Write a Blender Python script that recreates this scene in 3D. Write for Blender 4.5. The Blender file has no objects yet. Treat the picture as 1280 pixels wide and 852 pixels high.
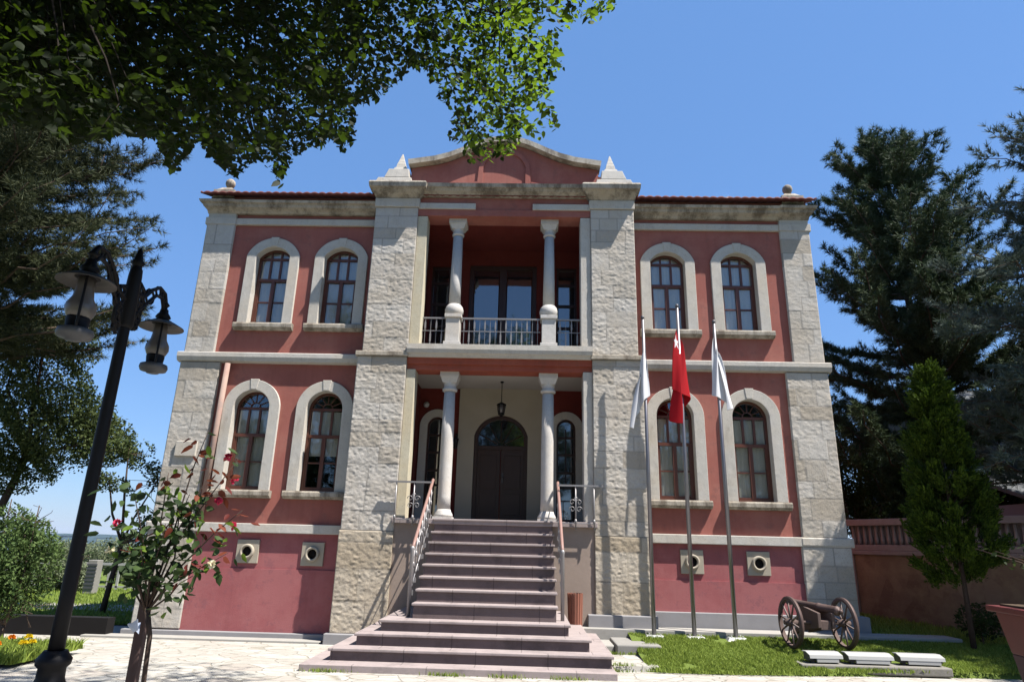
import bpy, math, random
import numpy as np
from mathutils import Vector, Matrix
R = math.radians
random.seed(7)
rng = np.random.default_rng(11)
scn = bpy.context.scene
COL = scn.collection

# ------------------------------------------------------------------ camera
CAM = np.array([.5875, -12.2427, 1.6027]); YAW, PITCH, ROLL, FPX = -.0299, .3032, .0261, 818.89
cy, sy = math.cos(YAW), math.sin(YAW); cp, sp = math.cos(PITCH), math.sin(PITCH); cr, sr = math.cos(ROLL), math.sin(ROLL)
FW = np.array([sy*cp, cy*cp, sp]); R0 = np.array([cy, -sy, 0.]); U0 = np.cross(R0, FW)
RT = R0*cr + U0*sr; UP = -R0*sr + U0*cr
cd = bpy.data.cameras.new("camera"); cam = bpy.data.objects.new("camera", cd); COL.objects.link(cam)
cam.matrix_world = Matrix(((RT[0], UP[0], -FW[0], CAM[0]), (RT[1], UP[1], -FW[1], CAM[1]), (RT[2], UP[2], -FW[2], CAM[2]), (0, 0, 0, 1)))
cd.sensor_width = 36; cd.lens = 36*FPX/1280; cd.clip_start = .05; cd.clip_end = 30000
scn.camera = cam

# ------------------------------------------------------------------ light
SUN = Vector((1, -.48, 2.0)).normalized()
w = bpy.data.worlds.new("World"); scn.world = w; w.use_nodes = True
nt = w.node_tree; bg = nt.nodes['Background']
sky = nt.nodes.new('ShaderNodeTexSky'); sky.sky_type = 'NISHITA'; sky.sun_disc = False
sky.sun_elevation = math.asin(SUN.z); sky.sun_rotation = math.atan2(SUN.x, SUN.y)
sky.altitude = 600; sky.air_density = 1.35; sky.dust_density = .1; sky.ozone_density = 3.0
tint = nt.nodes.new('ShaderNodeMix'); tint.data_type = 'RGBA'; tint.blend_type = 'MULTIPLY'; tint.inputs[0].default_value = 1; tint.inputs[7].default_value = (.86, .97, 1.22, 1)
nt.links.new(sky.outputs[0], tint.inputs[6])
even = nt.nodes.new('ShaderNodeMix'); even.data_type = 'RGBA'; even.inputs[0].default_value = .55; even.inputs[7].default_value = (1.15, 2.62, 5.5, 1)
nt.links.new(tint.outputs[2], even.inputs[6]); nt.links.new(even.outputs[2], bg.inputs[0]); bg.inputs[1].default_value = .059
sl = bpy.data.lights.new("sun", 'SUN'); so = bpy.data.objects.new("sun", sl); COL.objects.link(so)
sl.energy = 5.0; sl.angle = R(.53); sl.color = (1, .95, .88)
so.rotation_euler = SUN.to_track_quat('Z', 'Y').to_euler(); so.location = (20, -8, 40)
scn.view_settings.view_transform = 'Standard'; scn.view_settings.look = 'None'
scn.view_settings.exposure = 1.35; scn.view_settings.gamma = 1; scn.view_settings.use_curve_mapping = False
scn.cycles.max_bounces = 6; scn.cycles.transparent_max_bounces = 12

def proj(P):
    Q = np.atleast_2d(P) - CAM; w_ = Q @ FW
    return 640 + FPX*(Q @ RT)/w_, 426 - FPX*(Q @ UP)/w_, w_

# ------------------------------------------------------------------ node materials
class NM:
    def __init__(s, name, rough=.8, spec=.3):
        s.m = bpy.data.materials.new(name); s.m.use_nodes = True; s.nt = s.m.node_tree
        s.b = s.nt.nodes['Principled BSDF']; s.b.inputs['Roughness'].default_value = rough
        s.b.inputs['Specular IOR Level'].default_value = spec
        s.tc = s.nt.nodes.new('ShaderNodeTexCoord')
    def n(s, t, **k):
        nd = s.nt.nodes.new(t)
        for a, v in k.items(): setattr(nd, a, v)
        return nd
    def l(s, a, b): s.nt.links.new(a, b)
    def mapping(s, scale=(1, 1, 1), src=None):
        m = s.n('ShaderNodeMapping'); m.inputs['Scale'].default_value = scale
        s.l(src or s.tc.outputs['Object'], m.inputs[0]); return m.outputs[0]
    def noise(s, scale, detail=5, rough=.6, vec=None, dist=0):
        n = s.n('ShaderNodeTexNoise'); n.inputs['Scale'].default_value = scale; n.inputs['Detail'].default_value = detail
        n.inputs['Roughness'].default_value = rough; n.inputs['Distortion'].default_value = dist
        s.l(vec or s.tc.outputs['Object'], n.inputs['Vector']); return n.outputs['Fac']
    def ramp(s, fac, pts, interp='LINEAR'):
        r = s.n('ShaderNodeValToRGB'); r.color_ramp.interpolation = interp
        e = r.color_ramp.elements
        while len(e) < len(pts): e.new(.5)
        for q, (p, c) in zip(e, pts):
            q.position = p; q.color = (c[0], c[1], c[2], 1) if hasattr(c, '__len__') else (c, c, c, 1)
        s.l(fac, r.inputs[0]); return r.outputs[0]
    def mix(s, fac, a, b, mode='MIX'):
        m = s.n('ShaderNodeMix', data_type='RGBA', blend_type=mode)
        for sock, v in ((m.inputs[0], fac), (m.inputs[6], a), (m.inputs[7], b)):
            if isinstance(v, (int, float)): sock.default_value = v
            elif isinstance(v, tuple): sock.default_value = (*v[:3], 1)
            else: s.l(v, sock)
        return m.outputs[2]
    def math(s, op, a, b=0.):
        m = s.n('ShaderNodeMath', operation=op)
        for sock, v in ((m.inputs[0], a), (m.inputs[1], b)):
            if isinstance(v, (int, float)): sock.default_value = v
            else: s.l(v, sock)
        return m.outputs[0]
    def color(s, c):
        if isinstance(c, tuple): s.b.inputs['Base Color'].default_value = (*c, 1)
        else: s.l(c, s.b.inputs['Base Color'])
        return s
    def bump(s, h, strength=.5, dist=.01):
        b = s.n('ShaderNodeBump'); b.inputs['Strength'].default_value = strength; b.inputs['Distance'].default_value = dist
        s.l(h, b.inputs['Height']); s.l(b.outputs[0], s.b.inputs['Normal']); return s
    def attr(s, name): 
        a = s.n('ShaderNodeAttribute'); a.attribute_name = name; return a.outputs['Fac']

def simple(name, c, rough=.6, spec=.3, metal=0, var=.15, scale=6, bump=0):
    if max(c) > .2: c = tuple(x*.50 for x in c)
    k = NM(name, rough, spec); k.b.inputs['Metallic'].default_value = metal
    f = k.noise(scale)
    k.color(k.mix(f, tuple(x*(1-var) for x in c), tuple(min(1, x*(1+var)) for x in c)))
    if bump: k.bump(k.noise(scale*6, 4), bump, .004)
    return k.m

def stone_mat(name, base=(.50, .465, .41), dirt=.5, bump=.5, stain=(.16, .14, .115)):
    base = tuple(x*.70 for x in base); stain = tuple(x*.7 for x in stain)
    k = NM(name, .92, .2)
    tone = k.attr('tone')
    n1 = k.noise(1.3, 6, .65); n2 = k.noise(9, 7, .7); n3 = k.noise(60, 4, .7)
    c = k.mix(n2, tuple(x*.78 for x in base), tuple(x*1.16 for x in base))
    warm = k.ramp(n1, [(.42, 0), (.68, 1)])
    c = k.mix(k.math('MULTIPLY', warm, .55), c, (base[0]*1.0, base[1]*.9, base[2]*.76))
    c = k.mix(k.math('MULTIPLY', tone, .75), c, (base[0]*.66, base[1]*.60, base[2]*.51))
    c = k.mix(k.math('MULTIPLY', k.attr('joint'), .75), c, tuple(x*.42 for x in base))
    st = k.ramp(k.noise(3.2, 8, .75, k.mapping((1, 1, .35))), ([(.52, 0), (.72, 1)] if dirt < .9 else [(.43, 0), (.60, 1)]))
    c = k.mix(k.math('MULTIPLY', st, min(1, dirt)), c, stain)
    pits = k.ramp(n3, [(.28, .45), (.42, 1)])
    c = k.mix(1, c, pits, 'MULTIPLY')
    k.color(c)
    k.bump(k.math('ADD', k.math('MULTIPLY', n2, .7), k.math('MULTIPLY', n3, .3)), bump, .02)
    return k.m

M = {}
M['stone'] = stone_mat('rock_faced_stone', (.60, .565, .515), .30, .7)
M['stone_low'] = stone_mat('warm_rough_base_stone', (.60, .53, .43), .28, .8)
M['smooth_stone'] = stone_mat('dressed_stone', (.60, .57, .52), .35, .4)
M['cornice_stone'] = stone_mat('weathered_cornice_stone', (.50, .455, .385), .9, .6, (.16, .13, .10))
M['column_stone'] = stone_mat('column_stone', (.62, .60, .575), .2, .3)
M['cream'] = simple('cream_render', (.60, .53, .42), .85, .2, var=.12, scale=3, bump=.2)
M['jamb'] = stone_mat('jamb_stone', (.60, .55, .42), .25, .3, (.35, .24, .13))
M['plinth'] = simple('grey_plinth_stone', (.42, .41, .42), .8, .3, var=.15, scale=4, bump=.2)

def plaster(name, c, c2):
    c = tuple(x*.88 for x in c); c2 = tuple(x*.94 for x in c2)
    k = NM(name, .88, .2)
    n1 = k.noise(.9, 6, .6); n2 = k.noise(14, 5, .6)
    v = k.mix(k.ramp(n1, [(.35, 0), (.7, 1)]), c, c2)
    streak = k.ramp(k.noise(2.6, 8, .75, k.mapping((3.2, 1, .22))), [(.48, 0), (.75, 1)])
    v = k.mix(k.math('MULTIPLY', streak, .5), v, tuple(x*.68 for x in c))
    fade = k.ramp(k.noise(.7, 9, .75), [(.47, 0), (.58, 1)])
    v = k.mix(k.math('MULTIPLY', fade, .45), v, (c2[0]*1.12, c2[1]*1.40, c2[2]*1.36))
    pat = k.ramp(k.noise(3.1, 9, .8), [(.55, 0), (.60, 1)])
    v = k.mix(k.math('MULTIPLY', pat, .5), v, (c[0]*.70, c[1]*1.0, c[2]*1.1))
    v = k.mix(k.math('MULTIPLY', n2, .25), v, tuple(min(1, x*1.25) for x in c2))
    k.color(v).bump(k.noise(45, 5, .7), .35, .006); return k.m
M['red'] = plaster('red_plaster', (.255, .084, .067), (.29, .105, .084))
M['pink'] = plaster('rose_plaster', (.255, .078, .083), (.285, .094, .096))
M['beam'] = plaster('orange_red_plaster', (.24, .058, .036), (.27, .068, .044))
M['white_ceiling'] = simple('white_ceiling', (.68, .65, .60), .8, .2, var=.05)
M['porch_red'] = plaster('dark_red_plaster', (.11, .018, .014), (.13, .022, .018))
M['salmon'] = plaster('salmon_render', (.25, .15, .125), (.29, .19, .16))
M['gravel_grey'] = simple('grey_render', (.36, .35, .35), .9, .2, var=.2, scale=5, bump=.3)

def wood(name, c, rough=.55, sc=(14, 14, 1.2)):
    k = NM(name, rough, .35); f = k.noise(3, 6, .6, k.mapping(sc), 1.2)
    k.color(k.mix(f, tuple(x*.6 for x in c), tuple(x*1.35 for x in c))).bump(f, .2, .003); return k.m
M['frame'] = wood('varnished_window_wood', (.085, .030, .019), .4)
M['door'] = wood('dark_door_wood', (.035, .016, .012), .45)
M['oldwood'] = wood('weathered_wood', (.085, .058, .05), .85)
M['binwood'] = wood('bin_slat_wood', (.22, .085, .055), .7)
M['stake'] = wood('stake_wood', (.055, .032, .028), .85)
M['spoke'] = wood('spoke_wood', (.16, .125, .115), .85)
M['handrail'] = wood('handrail_wood', (.22, .13, .11), .5)
M['iron'] = simple('black_iron', (.005, .0045, .0055), .55, .18, var=.3)
M['rail'] = simple('silver_painted_rail', (.42, .40, .40), .4, .5, metal=.3)
M['pole'] = simple('galvanised_pole', (.20, .19, .20), .35, .5, metal=.75)
M['gun'] = simple('rusted_gun_iron', (.075, .048, .042), .6, .4, metal=.3, var=.4, scale=12)
M['white_metal'] = simple('white_enamel', (.62, .62, .60), .35, .5, var=.05)
M['grey_metal'] = simple('grey_cast_metal', (.06, .06, .066), .5, .4, var=.2)
M['shade_under'] = simple('lamp_shade_metal', (.05, .043, .04), .5, .4)
M['terracotta'] = simple('dark_red_planter', (.08, .013, .012), .6, .35, var=.25)
M['planter_base'] = simple('dark_planter_base', (.05, .022, .024), .7, .3, var=.25)
M['tile'] = simple('roof_tile', (.12, .038, .032), .8, .25, var=.4, scale=9)
M['step'] = simple('mauve_step_stone', (.40, .31, .315), .7, .3, var=.18, scale=5, bump=.25)
M['riser'] = simple('shaded_mauve_riser_stone', (.13, .088, .09), .75, .3, var=.2, scale=5, bump=.25)
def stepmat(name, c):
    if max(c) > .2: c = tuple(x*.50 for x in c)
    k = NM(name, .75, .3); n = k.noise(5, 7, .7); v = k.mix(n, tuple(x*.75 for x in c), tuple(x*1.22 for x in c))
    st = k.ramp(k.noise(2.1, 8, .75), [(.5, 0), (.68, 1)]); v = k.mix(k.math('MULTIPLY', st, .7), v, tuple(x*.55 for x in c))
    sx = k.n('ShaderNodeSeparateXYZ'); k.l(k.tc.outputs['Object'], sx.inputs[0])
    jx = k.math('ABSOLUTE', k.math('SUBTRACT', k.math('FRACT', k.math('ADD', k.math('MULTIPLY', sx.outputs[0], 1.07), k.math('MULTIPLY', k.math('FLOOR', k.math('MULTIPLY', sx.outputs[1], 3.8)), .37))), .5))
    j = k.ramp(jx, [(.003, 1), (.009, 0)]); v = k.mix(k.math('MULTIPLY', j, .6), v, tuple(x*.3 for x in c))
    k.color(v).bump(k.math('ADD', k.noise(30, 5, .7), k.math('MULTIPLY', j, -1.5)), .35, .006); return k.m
M['step'] = stepmat('worn_mauve_step_stone', (.52, .435, .42)); M['riser'] = stepmat('shaded_riser_stone', (.118, .088, .086))  # riser is a darker copy of the step stone, nosing shade in its colour
M['base_wall'] = simple('pinkish_beige_render', (.52, .41, .34), .9, .2, var=.2, scale=3, bump=.4)
M['curtain'] = simple('net_curtain', (.98, .94, .84), .9, .1, var=.12, scale=3)
M['dark'] = simple('dark_room_lining', (.012, .011, .011), .9, .1)
M['soil'] = simple('soil', (.07, .05, .035), .95, .1, var=.3, scale=20, bump=.5)
M['concrete'] = simple('concrete', (.40, .385, .36), .9, .2, var=.2, scale=5, bump=.35)
M['pave_kerb'] = simple('pale_kerb_concrete', (.52, .50, .46), .9, .2, var=.15, scale=5, bump=.3)
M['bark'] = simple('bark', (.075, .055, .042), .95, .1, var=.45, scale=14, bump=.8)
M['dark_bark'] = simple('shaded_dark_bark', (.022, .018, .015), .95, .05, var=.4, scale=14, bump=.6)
M['darkstem'] = simple('dark_stem', (.05, .035, .028), .9, .1, var=.4, scale=20, bump=.5)
M['glass_lamp'] = simple('frosted_lamp_glass', (.085, .075, .07), .3, .5, var=.15)
M['ribbon'] = simple('blue_white_ribbon', (.55, .62, .78), .5, .3, var=.3, scale=30)
M['lilac'] = simple('lilac_grey_render', (.30, .28, .33), .9, .2, var=.06)
M['darkroof'] = simple('dark_shingle_roof', (.08, .085, .09), .85, .2, var=.3, scale=8)
M['strip'] = simple('dirty_stone', (.17, .16, .14), .9, .2, var=.3, scale=12, bump=.5)
M['chim'] = simple('grey_rubble_stone', (.36, .36, .36), .9, .2, var=.45, scale=16, bump=.6)

def glassmat():
    k = NM('window_glass'); nt_ = k.nt; nt_.nodes.remove(k.b)
    tr = k.n('ShaderNodeBsdfTransparent'); tr.inputs[0].default_value = (.93, .94, .93, 1)
    gl = k.n('ShaderNodeBsdfGlossy'); gl.inputs['Roughness'].default_value = .03; gl.inputs[0].default_value = (.9, .95, 1, 1)
    lw = k.n('ShaderNodeLayerWeight'); lw.inputs[0].default_value = .35
    bp = k.n('ShaderNodeBump'); bp.inputs['Strength'].default_value = .06; bp.inputs['Distance'].default_value = .02
    k.l(k.noise(3, 2, .5), bp.inputs['Height']); k.l(bp.outputs[0], gl.inputs['Normal'])
    mx = k.n('ShaderNodeMixShader'); k.l(k.math('ADD', k.math('MULTIPLY', lw.outputs['Fresnel'], .55), .05), mx.inputs[0])
    k.l(tr.outputs[0], mx.inputs[1]); k.l(gl.outputs[0], mx.inputs[2])
    k.l(mx.outputs[0], nt_.nodes['Material Output'].inputs[0]); return k.m
M['glass'] = glassmat()
def darkglass():
    k = NM('reflective_dark_glass', .04, .9); k.color((.012, .014, .018)); k.bump(k.noise(2.5, 2, .5), .05, .02)
    k.b.inputs['IOR'].default_value = 1.9; return k.m
M['darkglass'] = darkglass()

def pavemat():
    k = NM('cream_flagstones', .85, .25)
    wv = k.mapping((1.25, 1.9, 1))
    dn = k.n('ShaderNodeTexNoise'); dn.inputs['Scale'].default_value = 1.6; dn.inputs['Detail'].default_value = 3
    k.l(k.tc.outputs['Object'], dn.inputs['Vector'])
    va = k.n('ShaderNodeVectorMath', operation='MULTIPLY_ADD'); k.l(dn.outputs['Color'], va.inputs[0]); va.inputs[1].default_value = (.55, .55, 0); k.l(wv, va.inputs[2])
    v1 = k.n('ShaderNodeTexVoronoi', feature='DISTANCE_TO_EDGE'); v1.inputs['Scale'].default_value = 2.2; k.l(va.outputs[0], v1.inputs['Vector'])
    v2 = k.n('ShaderNodeTexVoronoi', feature='F1'); v2.inputs['Scale'].default_value = 2.2; k.l(va.outputs[0], v2.inputs['Vector'])
    sep = k.n('ShaderNodeSeparateColor'); k.l(v2.outputs['Color'], sep.inputs[0])
    c = k.mix(sep.outputs[0], (0.292, 0.280, 0.249), (0.353, 0.340, 0.310))
    c = k.mix(k.math('MULTIPLY', k.ramp(sep.outputs[1], [(.6, 0), (.9, 1)]), .6), c, (0.292, 0.249, 0.215))
    n = k.noise(7, 7, .7); c = k.mix(k.ramp(n, [(.45, 0), (.72, 1)]), c, (0.241, 0.228, 0.202))
    jw = k.math('ADD', v1.outputs['Distance'], k.math('MULTIPLY', k.math('SUBTRACT', k.noise(11, 5, .7), .5), .05))
    j = k.ramp(jw, [(.006, 0), (.04, 1)])
    jm = k.ramp(k.noise(2.2, 4), [(.4, 0), (.65, 1)])
    jc = k.mix(jm, (0.258, 0.241, 0.206), (0.181, 0.163, 0.125))
    c = k.mix(j, jc, c)
    k.color(c)
    h = k.math('ADD', k.math('MULTIPLY', j, .8), k.math('MULTIPLY', k.noise(16, 6, .7), .5)); k.bump(h, .8, .016)
    return k.m
M['paving'] = pavemat()

def lawnmat():
    k = NM('lawn_soil', .95, .1); n = k.noise(6, 6, .7)
    k.color(k.mix(n, (.07, .10, .02), (.12, .16, .035))).bump(k.noise(40, 5), .8, .03); return k.m
M['lawn'] = lawnmat()
def leafmat(name, a, b, trans=.35, c3=None, rough=.5, transcol=None):
    k = NM(name, .6, .12); nt_ = k.nt
    a, b = tuple(x*.82 for x in a), tuple(x*.82 for x in b)
    g = k.n('ShaderNodeNewGeometry'); rnd = g.outputs['Random Per Island']
    col = k.mix(rnd, a, b)
    if c3: col = k.mix(k.ramp(k.noise(1.1, 3), [(.5, 0), (.7, 1)]), col, c3)
    k.color(col)
    t = k.n('ShaderNodeBsdfTranslucent')
    if transcol: t.inputs[0].default_value = (*transcol, 1)
    else: k.l(col, t.inputs[0])
    mx = k.n('ShaderNodeMixShader'); mx.inputs[0].default_value = trans
    k.l(k.b.outputs[0], mx.inputs[1]); k.l(t.outputs[0], mx.inputs[2]); k.l(mx.outputs[0], nt_.nodes['Material Output'].inputs[0])
    return k.m
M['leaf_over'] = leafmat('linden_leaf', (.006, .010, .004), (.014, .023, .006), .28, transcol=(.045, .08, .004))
M['leaf_sunlit'] = leafmat('sunlit_linden_leaf', (.03, .055, .008), (.07, .12, .014), .36, transcol=(.20, .32, .018))  # lighter leaf copy, sunlight on the crown's right side put into the colour
M['needle'] = leafmat('pine_needle', (.022, .042, .020), (.085, .12, .055), .12)
M['needle_cedar'] = leafmat('cedar_needle', (.065, .095, .075), (.15, .19, .155), .15)
M['needle_left'] = leafmat('brownish_pine_needle', (.026, .038, .018), (.085, .095, .045), .15)
M['thuja'] = leafmat('thuja_spray', (.018, .038, .008), (.10, .16, .016), .3)
M['leaf_left'] = leafmat('broad_leaf', (.045, .07, .022), (.12, .15, .055), .3)
M['leaf_dark'] = leafmat('dark_broad_leaf', (.02, .035, .012), (.05, .075, .022), .3)
M['leaf_shrub'] = leafmat('shrub_leaf', (.035, .07, .02), (.13, .19, .06), .3)
M['leaf_grey'] = leafmat('olive_grey_leaf', (.12, .15, .08), (.20, .23, .14), .25)
M['leaf_rose'] = leafmat('rose_leaf', (.018, .035, .014), (.06, .095, .03), .25)
M['leaf_rose_red'] = leafmat('young_red_rose_leaf', (.10, .018, .016), (.20, .055, .025), .3)
M['leaf_rose_lime'] = leafmat('lime_rose_leaf', (.08, .14, .016), (.14, .21, .03), .35)
M['petal_red'] = leafmat('pink_red_petal', (.55, .03, .08), (.70, .06, .14), .3)
M['petal_white'] = leafmat('cream_petal', (.75, .68, .42), (.8, .76, .6), .3)
M['petal_orange'] = leafmat('marigold_petal_orange', (.75, .22, .01), (.85, .35, .02), .3)
M['petal_yellow'] = leafmat('marigold_petal_yellow', (.80, .60, .02), (.85, .70, .05), .3)
M['grass'] = leafmat('grass_blade', (.15, .22, .035), (.32, .40, .08), .4)
M['hill'] = simple('forested_hill', (.028, .048, .05), .95, .1, var=.3, scale=.004)
M['field'] = simple('valley_ground', (.07, .09, .04), .95, .1, var=.4, scale=.02)

# ------------------------------------------------------------------ mesh helpers
class MB:
    def __init__(s): s.v = []; s.f = []; s.sm = []; s.n = 0
    def add(s, vs, fs, smooth=False):
        b = len(s.v); s.v.extend([tuple(p) for p in vs])
        for f in fs: s.f.append(tuple(b+i for i in f)); s.sm.append(smooth)
        return s
    def box(s, x0, x1, y0, y1, z0, z1):
        vs = [(x0, y0, z0), (x1, y0, z0), (x1, y1, z0), (x0, y1, z0), (x0, y0, z1), (x1, y0, z1), (x1, y1, z1), (x0, y1, z1)]
        return s.add(vs, [(0, 3, 2, 1), (4, 5, 6, 7), (0, 1, 5, 4), (1, 2, 6, 5), (2, 3, 7, 6), (3, 0, 4, 7)])
    def frustum(s, x0, x1, y0, y1, z0, X0, X1, Y0, Y1, z1):
        vs = [(x0, y0, z0), (x1, y0, z0), (x1, y1, z0), (x0, y1, z0), (X0, Y0, z1), (X1, Y0, z1), (X1, Y1, z1), (X0, Y1, z1)]
        return s.add(vs, [(0, 3, 2, 1), (4, 5, 6, 7), (0, 1, 5, 4), (1, 2, 6, 5), (2, 3, 7, 6), (3, 0, 4, 7)])
    def prof_x(s, prof, x0, x1):      # profile (y,z) extruded along x, closed
        n = len(prof); vs = [(x0, y, z) for y, z in prof] + [(x1, y, z) for y, z in prof]
        fs = [(i, (i+1) % n, n+(i+1) % n, n+i) for i in range(n)] + [tuple(range(n-1, -1, -1)), tuple(range(n, 2*n))]
        return s.add(vs, fs)
    def poly_y(s, pts, y0, y1):       # polygon (x,z) extruded along y
        n = len(pts); vs = [(x, y0, z) for x, z in pts] + [(x, y1, z) for x, z in pts]
        fs = [(i, (i+1) % n, n+(i+1) % n, n+i) for i in range(n)] + [tuple(range(n-1, -1, -1)), tuple(range(n, 2*n))]
        return s.add(vs, fs)
    def band_y(s, A, B, y0, y1, close_ends=True):   # strip between polylines A and B (x,z), thickness y0..y1
        n = len(A); vs = []
        for y in (y0, y1):
            vs += [(x, y, z) for x, z in A] + [(x, y, z) for x, z in B]
        fs = []
        for i in range(n-1):
            fs += [(i, i+1, n+i+1, n+i), (2*n+i, 3*n+i, 3*n+i+1, 2*n+i+1), (i, 2*n+i, 2*n+i+1, i+1), (n+i, n+i+1, 3*n+i+1, 3*n+i)]
        if close_ends: fs += [(0, n, 3*n, 2*n), (n-1, 3*n-1, 4*n-1, 2*n-1)]
        return s.add(vs, fs)
    def lathe(s, prof, c=(0, 0, 0), n=20, smooth=True, axis=None, cap=True):
        vs = []; fs = []
        m = len(prof)
        for i in range(n):
            a = 2*math.pi*i/n
            for r_, z in prof: vs.append(Vector((r_*math.cos(a), r_*math.sin(a), z)))
        if axis is not None:
            q = Vector((0, 0, 1)).rotation_difference(Vector(axis).normalized()); vs = [q @ p for p in vs]
        vs = [p + Vector(c) for p in vs]
        for i in range(n):
            j = (i+1) % n
            for k in range(m-1): fs.append((i*m+k, j*m+k, j*m+k+1, i*m+k+1))
        s.add(vs, fs, smooth)
        if cap:
            b = len(s.v) - n*m
            for k, rev in ((0, True), (m-1, False)):
                if prof[k][0] > 1e-5:
                    f = [b+i*m+k for i in range(n)]; s.f.append(tuple(reversed(f)) if rev else tuple(f)); s.sm.append(False)
        return s
    def tube(s, pts, r, n=8, smooth=True, caps=True):
        pts = [Vector(p) for p in pts]; rs = r if hasattr(r, '__len__') else [r]*len(pts)
        b = len(s.v); ref = None
        for i, p in enumerate(pts):
            d = (pts[min(i+1, len(pts)-1)] - pts[max(i-1, 0)]).normalized()
            if ref is None: ref = Vector((0, 0, 1)) if abs(d.z) < .9 else Vector((1, 0, 0))
            u = d.cross(ref).normalized(); v = u.cross(d).normalized(); ref = v
            for k in range(n):
                a = 2*math.pi*k/n; s.v.append(tuple(p + (u*math.cos(a)+v*math.sin(a))*rs[i]))
        for i in range(len(pts)-1):
            for k in range(n):
                s.f.append((b+i*n+k, b+i*n+(k+1) % n, b+(i+1)*n+(k+1) % n, b+(i+1)*n+k)); s.sm.append(smooth)
        if caps:
            s.f.append(tuple(b+k for k in range(n-1, -1, -1))); s.sm.append(False)
            e = b+(len(pts)-1)*n; s.f.append(tuple(e+k for k in range(n))); s.sm.append(False)
        return s
    def build(s, name, mat, parent=None, loc=None, off=None, bevel=0, label=None):
        vs = s.v
        if off is not None: vs = [(p[0]-off[0], p[1]-off[1], p[2]-off[2]) for p in vs]
        me = bpy.data.meshes.new(name); me.from_pydata(vs, [], s.f); me.update()
        me.polygons.foreach_set('use_smooth', s.sm)
        import bmesh
        bm = bmesh.new(); bm.from_mesh(me); bmesh.ops.recalc_face_normals(bm, faces=bm.faces)
        bm.to_mesh(me); bm.free()
        me.materials.append(M[mat] if isinstance(mat, str) else mat)
        o = bpy.data.objects.new(name, me); COL.objects.link(o)
        if parent: o.parent = parent
        if loc: o.location = loc
        if bevel:
            md = o.modifiers.new('bevel', 'BEVEL'); md.width = bevel; md.segments = 2; md.limit_method = 'ANGLE'
        if label: o['label'] = label
        return o

def npmesh(name, V, F, mat, parent=None, smooth=False, attrs=None, off=None):
    V = np.asarray(V, dtype=np.float32)
    if off is not None: V = V - np.asarray(off, dtype=np.float32)
    F = np.asarray(F, dtype=np.int32); k = F.shape[1]
    me = bpy.data.meshes.new(name); me.vertices.add(len(V)); me.vertices.foreach_set('co', V.ravel())
    me.loops.add(F.size); me.loops.foreach_set('vertex_index', F.ravel())
    me.polygons.add(len(F)); me.polygons.foreach_set('loop_start', np.arange(0, F.size, k, dtype=np.int32))
    me.update(calc_edges=True); me.validate()
    if smooth: me.polygons.foreach_set('use_smooth', np.ones(len(F), dtype=bool))
    for an, av in (attrs or {}).items():
        a = me.attributes.new(an, 'FLOAT', 'POINT'); a.data.foreach_set('value', np.asarray(av, dtype=np.float32))
    me.materials.append(M[mat] if isinstance(mat, str) else mat)
    o = bpy.data.objects.new(name, me); COL.objects.link(o)
    if parent: o.parent = parent
    return o

def tag(o, label=None, cat=None, group=None, kind=None):
    if label: o['label'] = label
    if cat: o['category'] = cat
    if group: o['group'] = group
    if kind: o['kind'] = kind
    return o
def empty(name, loc, label, cat, group=None, rz=0):
    o = bpy.data.objects.new(name, None); COL.objects.link(o); o.location = loc; o.rotation_euler.z = rz
    o.empty_display_size = .2
    return tag(o, label, cat, group)
def copy_tree(o, parent=None, loc=None, label=None):
    c = o.copy(); COL.objects.link(c)
    if parent: c.parent = parent
    if loc is not None: c.location = loc
    if label: c['label'] = label
    for ch in list(o.children): copy_tree(ch, c)
    return c

# value noise in numpy
def vnoise(x, y, seed, per=4096):
    xi = np.floor(x).astype(int); yi = np.floor(y).astype(int); fx = x-xi; fy = y-yi
    fx = fx*fx*(3-2*fx); fy = fy*fy*(3-2*fy)
    def h(a, b):
        v = (a*374761393 + b*668265263 + seed*982451653) & 0xffffffff
        v = ((v ^ (v >> 13)) * 1274126177) & 0xffffffff
        return ((v ^ (v >> 16)) & 0xffff)/65535.
    return (h(xi, yi)*(1-fx)+h(xi+1, yi)*fx)*(1-fy) + (h(xi, yi+1)*(1-fx)+h(xi+1, yi+1)*fx)*fy
def fbm(x, y, seed, o=4):
    s = 0; a = .5
    for i in range(o): s = s + a*vnoise(x*2**i, y*2**i, seed+i*17); a *= .5
    return s

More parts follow.
